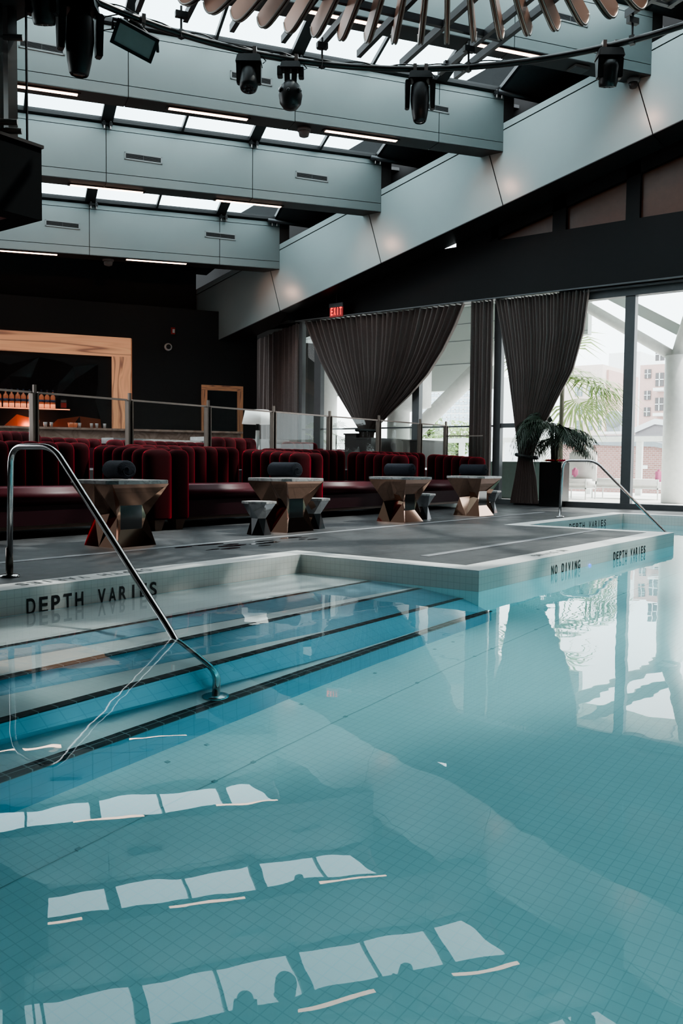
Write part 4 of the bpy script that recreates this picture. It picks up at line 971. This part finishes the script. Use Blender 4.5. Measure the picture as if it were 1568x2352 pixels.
b = MB(); b.box(-6, 7.0, -.3, .3, .0, 1.0); b.build('front', 'counter', bc); b = MB(); b.box(-6, 7.05, -.36, .33, 1.0, 1.06); b.build('counter_top', 'counter', bc)
b = MB()
for (px, w_) in ((104, .06), (118, .05), (163, .1), (172, .08), (182, .06), (210, .05), (222, .05), (240, .05)):
    u = onV(px, 985, 25.4).dot(E1)
    t = empty('bar_glass', uv(u, 25.39, RZ + 1.061), 0, 'small glassware on the bar counter below the onyx frame', 'glassware', 'glassware on the bar counter')
    MB().lathe((0, 0, 0), [(0, 0), (w_ * .7, 0), (w_, .14), (w_ * .9, .14), (w_ * .6, .015), (0, .015)], 12).build('tumbler', 'bottle' if px in (163, 172) else 'whitestone', t, True)
b.b.free()
# small onyx framed mirror doorway
dm = empty('framed_mirror', A(6.62, RZ), -PH, 'tall dark mirror in a dim onyx frame on the bar wall', 'mirror')
b = MB(); b.box(0, 1.32, -.06, 0, 3.2 - RZ, 3.36 - RZ); b.build('frame_top', 'onyx_dim', dm)
for x0, x1 in ((0, .18), (1.14, 1.32)): b = MB(); b.box(x0, x1, -.06, 0, 0, 3.2 - RZ); b.build('frame_side', 'onyx_dimv', dm)
b = MB(); b.box(.18, 1.14, -.02, 0, 0, 3.2 - RZ); b.build('glass', 'mirror', dm)
# wall devices
u, z = 5.75, 4.93
t = empty('alarm_strobe', A(u, z), -PH, 'small red fire alarm strobe on the black wall', 'alarm'); b = MB(); b.box(-.06, .06, -.04, 0, -.1, .1); b.build('case', 'alarm', t); b = MB(); b.box(-.02, .045, -.055, -.04, -.06, .05); b.build('strobe', 'white', t)
t = empty('wall_camera', A(5.6, 4.44), -PH, 'round dome camera on the black wall below the alarm', 'camera'); MB().lathe((0, 0, 0), [(0, 0), (.115, 0), (.115, .06), (.09, .09), (0, .09)], 20, (0, -1, 0)).build('ring', 'white', t, True); MB().lathe((0, -.09, 0), [(.075, 0), (.06, .045), (0, .07)], 16, (0, -1, 0)).build('dome', 'lens', t, True)

# ------------------------------------------------------------------ lounge furniture behind the balustrade
def at_v(px, py, v): return onV(px, py, v)
p0, p1 = onY(470, 1003, 14.8), onY(665, 1003, 14.8)
t = empty('stone_ledge', (p0.x, 14.8, RZ), 0, 'long grey white stone ledge behind the lounge sofas', 'ledge'); b = MB(); b.box(0, p1.x - p0.x, 0, .5, 0, p0.z - RZ); b.build('block', 'whitestone', t, bevel=.01); b = MB(); b.box(-2.6, 0, .05, .45, p0.z - RZ - .22, p0.z - RZ - .1); b.build('slab', 'whitestone', t)
p = onY(590, 1000, 12.9); t = empty('floor_lamp', (p.x, 12.9, RZ), 0, 'white floor lamp with a wide tapered shade behind the balustrade', 'lamp')
zt, zb2 = onY(590, 942, 12.9).z - RZ, onY(590, 974, 12.9).z - RZ
MB().lathe((0, 0, 0), [(.33, zb2), (.26, zt)], 28).build('lamp_shade', 'lampshade', t, True); MB().tube([(0, 0, 0), (.02, 0, zb2 - .14)], [.06, .045], 10).build('pole', 'white', t, True); MB().tube([(.02, 0, zb2 - .14), (.02, 0, zb2 + .1)], .04, 10).build('socket', 'fixture', t, True); MB().lathe((0, 0, 0), [(0, 0), (.16, 0), (.16, .02), (0, .03)], 20).build('base', 'white', t, True)
p0, p1 = onY(852, 1010, 13.2), onY(948, 1010, 13.2)
for (a, c, Y, yt, lab) in ((852, 955, 13.0, 1005, 'dark wooden service cabinet below the V shaped curtain tie'), (962, 1018, 12.2, 1010, 'lower dark wooden cabinet behind the last balustrade panels')):
    p0, p1 = onY(a, yt, Y), onY(c, yt, Y); t = empty('service_cabinet', (p0.x, Y, RZ), 0, lab, 'cabinet'); w_ = p1.x - p0.x; h_ = p0.z - RZ
    b = MB(); b.box(0, w_, 0, .5, .05, h_ - .03); b.build('body', 'wood_dark', t); b = MB(); b.box(-.03, w_ + .03, -.03, .53, h_ - .03, h_); b.build('top', 'wood_dark', t)
p = onY(832, 1000, 14.4); t = empty('wooden_stand', (p.x, 14.4, RZ), 0, 'narrow dark stand under the gathered curtain', 'stand'); h_ = p.z - RZ + .05; b = MB(); b.box(-.3, .3, 0, .4, 0, h_ - .04); b.build('body', 'wood_dark', t); b = MB(); b.box(-.33, .33, -.03, .43, h_ - .04, h_); b.build('top', 'wood_dark', t)

# ------------------------------------------------------------------ outside
b = MB(); b.box(20.45, 33, -20, 40, -.12, -.01); struct(b.build('exterior_terrace', 'ext_floor'), 'bright pale terrace outside')
b = MB(); b.box(20.7, 26.5, 6.2, 24, 6.15, 6.5); struct(b.build('exterior_canopy', 'ext_panel'), 'white canopy panels outside')
b = MB()
for y in range(-8, 24, 3): b.box(20.7, 26.5, y, y + .04, 6.14, 6.15)
for x in (22.2, 24.2): b.box(x, x + .04, 6.2, 24, 6.14, 6.15)
struct(b.build('exterior_canopy_joint', 'b_grey'))
cpos = onZ(1548, 1155)
t = empty('white_column', (cpos.x, cpos.y, 0), 0, 'thick white round column on the terrace with two sloping arms', 'column')
ctop = onX(1548, 818, cpos.x).z
MB().lathe((0, 0, 0), [(.0, 0), (.36, 0), (.36, ctop), (0, ctop)], 28).build('shaft', 'ext_white', t, True)
L0 = V3((0, 0, ctop)); lt = onX(1350, 705, cpos.x) - t.location; rtp = onX(1640, 560, cpos.x) - t.location
MB().tube([L0 + V3((0, 0, -.1)), V3((-.1, lt.y, lt.z)), V3((-.1, lt.y * 1.9, ctop + (lt.z - ctop) * 1.9))], .15, 14).build('arm', 'ext_white', t, True)
MB().tube([L0 + V3((0, 0, -.1)), V3((0, rtp.y, rtp.z))], .24, 14).build('arm', 'ext_white', t, True)
b = MB(); b.obox(V3((.25, lt.y * .55, ctop + (lt.z - ctop) * .75 + .35)), V3((0, lt.y, (lt.z - ctop) * .98)).normalized(), AX, V3((0, -(lt.z - ctop), lt.y)).normalized(), abs(lt.y) * .62, .15, .14); b.build('arm_box', 'ext_panel', t)
# left side structure
X2 = 25.5
b = MB(); p0, p1 = onX(700, 700, X2), onX(1080, 872, X2)
b.box(X2, X2 + .3, 13.0, 23.5, 3.45, 6.14); struct(b.build('exterior_panel_wall', 'ext_panel'), 'white panel wall outside the left windows'); b = MB(); b.box(X2, X2 + .3, 9.9, 12.98, 4.95, 6.14); struct(b.build('exterior_panel_wall', 'ext_panel'), 'white panel beside the canopy')
b = MB()
for z in (5.05, 5.6): b.box(X2 - .01, X2, 9.9, 23.5, z, z + .02)
b.box(X2 - .01, X2, 13, 23.5, 4.3, 4.32)
for y in (15.5, 19): b.box(X2 - .01, X2, y, y + .025, 3.45, 6.14)
for y in (10.8, 12.2): b.box(X2 - .01, X2, y, y + .025, 4.95, 6.14)
struct(b.build('exterior_panel_joint', 'b_grey'))
q0, q1 = onX(960, 985, 24.6), onX(1100, 845, 24.6)
tag(MB().tube([q0 + (q0 - q1) * .3, q1 + (q1 - q0) * .6], .26, 14).build('diagonal_brace', 'ext_white', None, True), 'thick white diagonal brace outside between the curtains', 'brace')
q = onX(748, 900, 24); tag(MB().lathe((q.x, q.y, 0), [(0, 0), (.4, 0), (.4, 4.9), (0, 4.9)], 24).build('white_pillar', 'ext_white', None, True), 'plain white pillar outside left of the V shaped curtain', 'pillar')
q = onX(915, 950, 22.7); tag(MB().lathe((q.x, q.y, 0), [(0, 0), (.35, 0), (.35, 2.6), (1.0, 2.75), (1.0, 4.1), (0, 4.1)], 24).build('white_pillar', 'ext_white', None, True), 'white pillar with a drum top outside right of the V shaped curtain', 'pillar')
# outdoor seating
def lounge(x, y, L, D, lab, arm=False):
    t = empty('outdoor_sofa', (x, y, -.01), 0, lab, 'outdoor sofa')
    b = MB(); b.box(0, D, 0, L, .36, .62); b.build('cushion', 'ext_sofa', t, True, bevel=.07)
    b = MB()
    for yy in (.03, L - .06):
        for xx in (.02, D - .05): b.box(xx, xx + .03, yy, yy + .03, 0, .62)
    b.box(0, D, .03, .06, .32, .35); b.box(0, .03, 0, L, .32, .35); b.box(D - .03, D, 0, L, .32, .35)
    b.build('frame', 'ext_white', t)
    if arm: b = MB(); b.box(D - .2, D, 0, L, .4, 1.45); b.build('backrest', 'ext_sofa', t, True, bevel=.05)
    return t
q = onZ(1352, 1147); lounge(q.x - .2, q.y, .85, .85, 'white outdoor chair with a high back beside the planter', True)
q0 = onX(1512, 1140, 26.6); q1 = onX(1355, 1140, 26.6); lounge(26.6, q0.y, q1.y - q0.y, 1.0, 'long white outdoor bench beyond the sliding door')
q = onX(1320, 1085, 25.4); b = MB(); b.obox(q, AX, AY, UPZ, .07, .09, .14); tag(b.build('magenta_pillow', 'magenta', None, True, bevel=.05), 'magenta pillow on the white outdoor chair', 'pillow')
q = onX(1512, 1095, 26.9); b = MB(); b.obox(q, AX, AY, UPZ, .07, .1, .22); tag(b.build('striped_pillow', 'magenta', None, True, bevel=.06), 'magenta pillow on the end of the long white bench', 'pillow')
q = onX(1150, 1060, 21.2); t = empty('green_bench', (21.0, q.y - .7, -.01), 0, 'pale green upholstered bench outside beside the tied curtain', 'bench'); b = MB(); b.box(0, .5, -.8, 1.6, .12, q.z + .01); b.build('back', 'ext_green', t, bevel=.04); b = MB(); b.box(0, .06, -.7, -.64, 0, .14); b.box(0, .06, 1.2, 1.26, 0, .14); b.build('leg', 'ext_white', t)
# terrace balustrade and brick wall
XB = 30.5
t = empty('terrace_balustrade', (XB, 8, 0), 0, 'white framed glass balustrade at the edge of the terrace', 'railing'); o = Matrix.Translation((-XB, -8, 0))
zr = onX(1400, 1003, XB).z
b = MB(); b.box(XB - .1, XB + .1, -4, 24, zr - .18, zr); c = b.build('top_rail', 'ext_white', t); c.data.transform(o)
for px in (1353, 1468, 1250, 1150, 1060, 930):
    y = onX(px, 1050, XB).y; b = MB(); b.box(XB - .08, XB + .08, y - .1, y + .1, -.01, zr - .18); c = b.build('post', 'ext_white', t); c.data.transform(o)
b = MB(); b.poly([(XB, -4, .05), (XB, 24, .05), (XB, 24, zr - .18), (XB, -4, zr - .18)]); c = b.build('glass_panel', 'pane', t); c.data.transform(o)
XW = 36.0
z1 = onX(1400, 1035, XW).z
t = empty('brick_building', (XW, 8, -4), 0, 'low red brick building with grey parapet beyond the terrace', 'building'); o = Matrix.Translation((-XW, -8, 4))
b = MB(); b.prism([(XW, -2, -4), (XW, 15.5, -4), (XW, 15.5, z1 + .3), (XW, 11.0, z1 + .15), (XW, 9.0, z1 - .3), (XW, -2, z1 - .8)], (3, 0, 0)); c = b.build('wall', 'brick', t); c.data.transform(o)
b = MB(); b.prism([(XW - .1, -2, z1 - .8), (XW - .1, 9.0, z1 - .3), (XW - .1, 11.0, z1 + .15), (XW - .1, 15.5, z1 + .3), (XW - .1, 15.5, z1 + .5), (XW - .1, 11, z1 + .35), (XW - .1, 9, z1 - .1), (XW - .1, -2, z1 - .6)], (3.2, 0, 0)); c = b.build('parapet', 'b_grey', t); c.data.transform(o)
b = MB(); b.box(XW + 3, XW + 6, -3, 15.5, -4, zr + .35); c = b.build('upper_wall', 'b_roof', t); c.data.transform(o)
b = MB(); b.box(XW - .03, XW + .02, 11.3, 11.6, z1 - .75, z1 - .6); b.box(XW - .03, XW + .02, 10.3, 10.6, z1 - .8, z1 - .65); c = b.build('wall_plate', 'ext_white', t); c.data.transform(o)
# buildings far beyond: plans at X = const facing back towards the pool
def facade(name, X, px0, px1, pyt, zb0, mt, lab, wins, wm='b_win', D=8):
    a, c = onX(px0, pyt, X), onX(px1, pyt, X); y0, y1 = min(a.y, c.y), max(a.y, c.y); zt = a.z
    t = empty(name, (X, (y0 + y1) / 2, zb0), 0, lab, 'building'); o = Matrix.Translation(-t.location)
    b = MB(); b.box(X, X + D, y0, y1, zb0, zt); c = b.build('wall', mt, t); c.data.transform(o)
    for (wx0, wy0, wx1, wy1) in wins:
        p, q = onX(wx0, wy0, X), onX(wx1, wy1, X); b = MB(); b.box(X - .08, X, min(p.y, q.y), max(p.y, q.y), min(p.z, q.z), max(p.z, q.z)); f = b.build('window', wm, t); f.data.transform(o)
        ym, zm = (p.y + q.y) / 2, (p.z + q.z) / 2; h = abs(p.y - q.y) * .05
        b = MB(); b.box(X - .14, X - .08, ym - h, ym + h, min(p.z, q.z), max(p.z, q.z)); b.box(X - .14, X - .08, min(p.y, q.y), max(p.y, q.y), zm - h, zm + h); f2 = b.build('sash_bar', 'b_white', f); f2.data.transform(o)
    return t
wc = []
for (x0, w_) in ((1321, 7), (1331, 6), (1352, 8), (1374, 7)):
    for (y0, h_) in ((888, 22), (930, 22), (966, 22)): wc.append((x0, y0, x0 + w_, y0 + h_))
facade('cream_building', 75, 1296, 1384, 842, -12, 'b_cream', 'cream apartment building with rows of paired windows behind the palm', wc)
facade('narrow_building', 76, 1384, 1398, 850, -12, 'b_pink', 'narrow pink wall between the cream building and the bay windows', [(1385, 880, 1388, 990)], 'b_win_dark')
wg = []
for y0 in (855, 876, 894, 914, 930): wg += [(1403, y0, 1412, y0 + 9), (1414, y0, 1421, y0 + 9), (1425, y0, 1431, y0 + 9)]
facade('bay_window_building', 90, 1398, 1470, 812, -12, 'b_white', 'pale building with glassy bay windows beside the door mullion', wg, 'b_glass')
wp = [(1481, 849, 1495, 869), (1480, 898, 1494, 918), (1479, 936, 1493, 956), (1506, 857, 1524, 887), (1505, 914, 1523, 943), (1506, 800, 1526, 828)]
facade('pink_building', 62, 1470, 1640, 839, -12, 'b_pink', 'pink stucco building with gridded windows at the right', wp, 'b_win_dark')
for (px0, px1, py, lab) in ((1499, 1522, 891, 'upper balcony on the pink building'), (1498, 1521, 949, 'lower balcony on the pink building')):
    p, q = onX(px0, py, 61), onX(px1, py + 6, 61); b = MB(); b.box(61, 62, min(p.y, q.y), max(p.y, q.y), min(p.z, q.z), max(p.z, q.z)); tag(b.build('balcony_ledge', 'ext_white'), 'white ' + lab, 'balcony')
wl = []
for i in range(7):
    for j in range(5): wl.append((962 + i * 19, 898 + j * 18, 978 + i * 19, 911 + j * 18))
facade('glass_tower', 80, 955, 1200, 878, -12, 'b_white', 'pale glass office tower behind the diagonal brace', wl, 'b_glass')
# rooftop ventilator and grey shed
q = onX(1413, 992, 44); zt = onX(1413, 944, 44).z; t = empty('roof_ventilator', (44, q.y, q.z), 0, 'grey rounded rooftop ventilator behind the balustrade', 'ventilator'); h_ = zt - q.z
MB().lathe((0, 0, h_ * .6), [(0, -.4), (.42, -.4), (.42, .4), (0, .4)], 20, (1, 0, 0)).build('hood', 'b_grey', t, True); b = MB(); b.box(-.35, .35, -.36, .36, 0, h_ * .6); b.build('body', 'b_grey', t); b = MB(); b.box(-.6, .6, -.7, .7, -.12, 0); b.build('curb', 'ext_white', t)
X3 = 40; a, c, d = onX(1458, 992, X3), onX(1504, 972, X3), onX(1570, 980, X3)
t = empty('grey_shed', (X3, a.y, 0), 0, 'low grey rooftop shed with a pale sloping edge', 'shed'); o = Matrix.Translation(-t.location)
b = MB(); b.prism([(X3, a.y, .5), (X3, d.y, .5), (X3, d.y, d.z), (X3, c.y, c.z), (X3, a.y, a.z)], (2, 0, 0)); k = b.build('wall', 'b_roof', t); k.data.transform(o)
b = MB(); b.prism([(X3 - .1, a.y, a.z - .05), (X3 - .1, c.y, c.z - .05), (X3 - .1, d.y, d.z - .05), (X3 - .1, d.y, d.z + .2), (X3 - .1, c.y, c.z + .2), (X3 - .1, a.y, a.z + .2)], (2.2, 0, 0)); k = b.build('roof_edge', 'b_white', t); k.data.transform(o)
# palm on the terrace
def fanpalm(px, py, X, s, lab, nf=16, zbase=-.01, nm='terrace_palm', sd=0):
    q = onX(px, py, X); t = empty(nm, (q.x, q.y, zbase), 0, lab, 'palm tree'); h = q.z - zbase; rnd = random.Random(sd + 5)
    MB().tube([(0, 0, 0), (.03, .03, h * .5), (0, 0, h)], [.06 * s, .05 * s, .05 * s], 10).build('trunk', 'stem', t, True)
    b = MB()
    for i in range(nf):
        a = i * 2.4; el = -.7 + 1.7 * ((i * .618) % 1); d = V3((math.cos(a) * math.cos(el), math.sin(a) * math.cos(el), math.sin(el))); L = s * (.7 + .35 * rnd.random())
        c = V3((0, 0, h)) + d * L; b.tube([(0, 0, h), c], .012 * s, 5)
        e = d.orthogonal().normalized() if abs(d.z) > .9 else d.cross(UPZ).normalized(); w = e.cross(d)
        for k in range(15):
            g = -1.5 + 3.0 * k / 14; dr = (d * math.cos(g) + e * math.sin(g)).normalized(); ln = s * (.75 + .25 * math.cos(g)) * (.85 + .3 * rnd.random())
            tip = c + dr * ln + V3((0, 0, -.45 * ln * (1 - .4 * math.cos(g)))); mid = c + dr * ln * .55 + V3((0, 0, -.06 * ln)); sw = dr.cross(w).normalized() * .028 * s
            b.b.faces.new([b.b.verts.new(x) for x in (c, mid - sw, tip, mid + sw)])
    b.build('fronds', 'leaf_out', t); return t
fanpalm(1292, 862, 27.5, 1.45, 'sunlit fan palm on the terrace beside the tied curtain', 26)
fanpalm(712, 1000, 22.4, .42, 'small fan palm outside left of the V shaped curtain', 10, -.01, 'terrace_palm', 3)
fanpalm(772, 1000, 22.6, .42, 'small fan palm outside seen left of the curtain tie', 10, -.01, 'terrace_palm', 4)
def bushy(px, py, X, r, lab):
    q = onX(px, py, X); rnd = random.Random(px); b = MB()
    for i in range(700):
        d = V3((rnd.gauss(0, 1), rnd.gauss(0, 1), rnd.gauss(0, 1))).normalized() * r * (rnd.random() ** .4); p = q + V3((d.x, d.y, d.z * .8)); e = V3((rnd.gauss(0, 1), rnd.gauss(0, 1), rnd.gauss(0, 1))).normalized(); w = e.orthogonal().normalized() * r * .05
        b.b.faces.new([b.b.verts.new(x) for x in (p - e * r * .12, p - w, p + e * r * .12, p + w)])
    t = empty('leafy_tree', (q.x, q.y, -3), 0, lab, 'tree'); o = Matrix.Translation(-t.location); c = b.build('foliage', 'leaf_out', t); c.data.transform(o); MB().tube([(0, 0, 0), (0, 0, q.z + 3)], .1, 8).build('trunk', 'stem', t)
bushy(985, 985, 45, 1.1, 'round leafy tree beyond the terrace below the diagonal brace')
bushy(1050, 1005, 42, 1.2, 'low leafy tree beyond the terrace beside the narrow curtain')
bushy(1010, 1030, 40, 1.0, 'leafy tree behind the last balustrade panel')
struct(MB().poly([(33, -120, -4), (220, -120, -4), (220, 160, -4), (33, 160, -4)]) and None) if False else None
b = MB(); b.poly([(33, -120, -6), (220, -120, -6), (220, 160, -6), (33, 160, -6)]); struct(b.build('exterior_ground', 'b_roof'))

# ------------------------------------------------------------------ light
W = bpy.data.worlds.new('sky'); S.world = W; W.use_nodes = True; n = W.node_tree
bg = n.nodes['Background']; tc = nd(n, 'ShaderNodeTexCoord'); ns = nd(n, 'ShaderNodeTexNoise'); ns.inputs['Scale'].default_value = 2.6; ns.inputs['Detail'].default_value = 6
n.links.new(tc.outputs['Generated'], ns.inputs['Vector'])
cr = nd(n, 'ShaderNodeValToRGB'); cr.color_ramp.elements[0].position = .4; cr.color_ramp.elements[0].color = (.72, .85, .9, 1); cr.color_ramp.elements[1].position = .62; cr.color_ramp.elements[1].color = (1, 1, 1, 1)
n.links.new(ns.outputs[0], cr.inputs[0]); n.links.new(cr.outputs[0], bg.inputs['Color']); bg.inputs['Strength'].default_value = 5
sd = bpy.data.lights.new('sun', 'SUN'); sd.energy = 5; sd.angle = .02; sd.color = (1, .95, .88); so = bpy.data.objects.new('sun', sd); COL.objects.link(so)
so.rotation_euler = V3((-.55, .25, 1.0)).to_track_quat('Z', 'Y').to_euler()
so.rotation_euler = V3((.5, -.35, 1.0)).to_track_quat('Z', 'Y').to_euler()
def lamp(name, loc, e, r, col=(1, .55, .36)):
    l = bpy.data.lights.new(name, 'POINT'); l.energy = e; l.shadow_soft_size = r; l.color = col; o = bpy.data.objects.new(name, l); COL.objects.link(o); o.location = loc
def pool_fill_lamp(p, d, e):  # unseen fixture and spot, added to brighten the pool
    t = empty('pool_fill_lamp', p); t['kind'] = 'structure'
    MB().lathe((0, 0, 0), [(0, 0), (.14, 0), (.14, .02), (.11, .03), (0, .03)], 20, d).build('bezel', 'chrome', t, True)
    l = bpy.data.lights.new('pool_fill_spot', 'SPOT'); l.energy = e; l.color = (.8, 1, .97); l.shadow_soft_size = .1; l.spot_size = 2.7; l.spot_blend = .5
    o = bpy.data.objects.new('pool_fill_spot', l); COL.objects.link(o); o.location = V3(p) + V3(d) * .06; o.rotation_euler = V3(d).to_track_quat('-Z', 'Y').to_euler()
for x in (3.5, 6, 8.5, 11, 13.5, 16): pool_fill_lamp((x, PY0 + .005, -.75), (0, 1, 0), 170)
for y in (-2.2, -.2): pool_fill_lamp((PX0 + .005, y, -.75), (1, 0, 0), 80)
def spot(name, loc, to, e, ang, col, r=.05):
    l = bpy.data.lights.new(name, 'SPOT'); l.energy = e; l.shadow_soft_size = r; l.color = col; l.spot_size = ang; l.spot_blend = .6; o = bpy.data.objects.new(name, l); COL.objects.link(o); o.location = loc
    o.rotation_euler = (V3(to) - V3(loc)).to_track_quat('-Z', 'Y').to_euler()
spot('chandelier_lamp', (5.2, 3.9, 6.55), (7.0, 7.4, 6.2), 500, 1.2, (1, .4, .2)); spot('chandelier_lamp', (6.4, 3.0, 6.5), (9.8, 4.0, 6.3), 220, 1.4, (1, .6, .42))
for k in (1, 2, 3, 4):
    y = VK[k] / .866 - 18.6 * .577 - .25; z = gb(y) + .75; spot('beam_end_lamp', (18.5, y, z), (19.4, y - .1, z - .25), 14, 1.9, (1, .5, .36))
lamp('bar_lamp', uv(1.6, 25.95, RZ + 1.2), 26, .1, (1, .35, .18))
S.cycles.max_bounces = 8; S.cycles.diffuse_bounces = 3; S.cycles.glossy_bounces = 4; S.cycles.transmission_bounces = 6; S.cycles.transparent_max_bounces = 12
S.cycles.caustics_refractive = True; S.cycles.caustics_reflective = False; S.cycles.sample_clamp_indirect = 12
S.cycles.use_denoising = True; S.cycles.use_adaptive_sampling = True; S.cycles.adaptive_threshold = .035
S.view_settings.view_transform = 'AgX'; S.view_settings.look = 'AgX - Medium High Contrast'; S.view_settings.exposure = 0.08
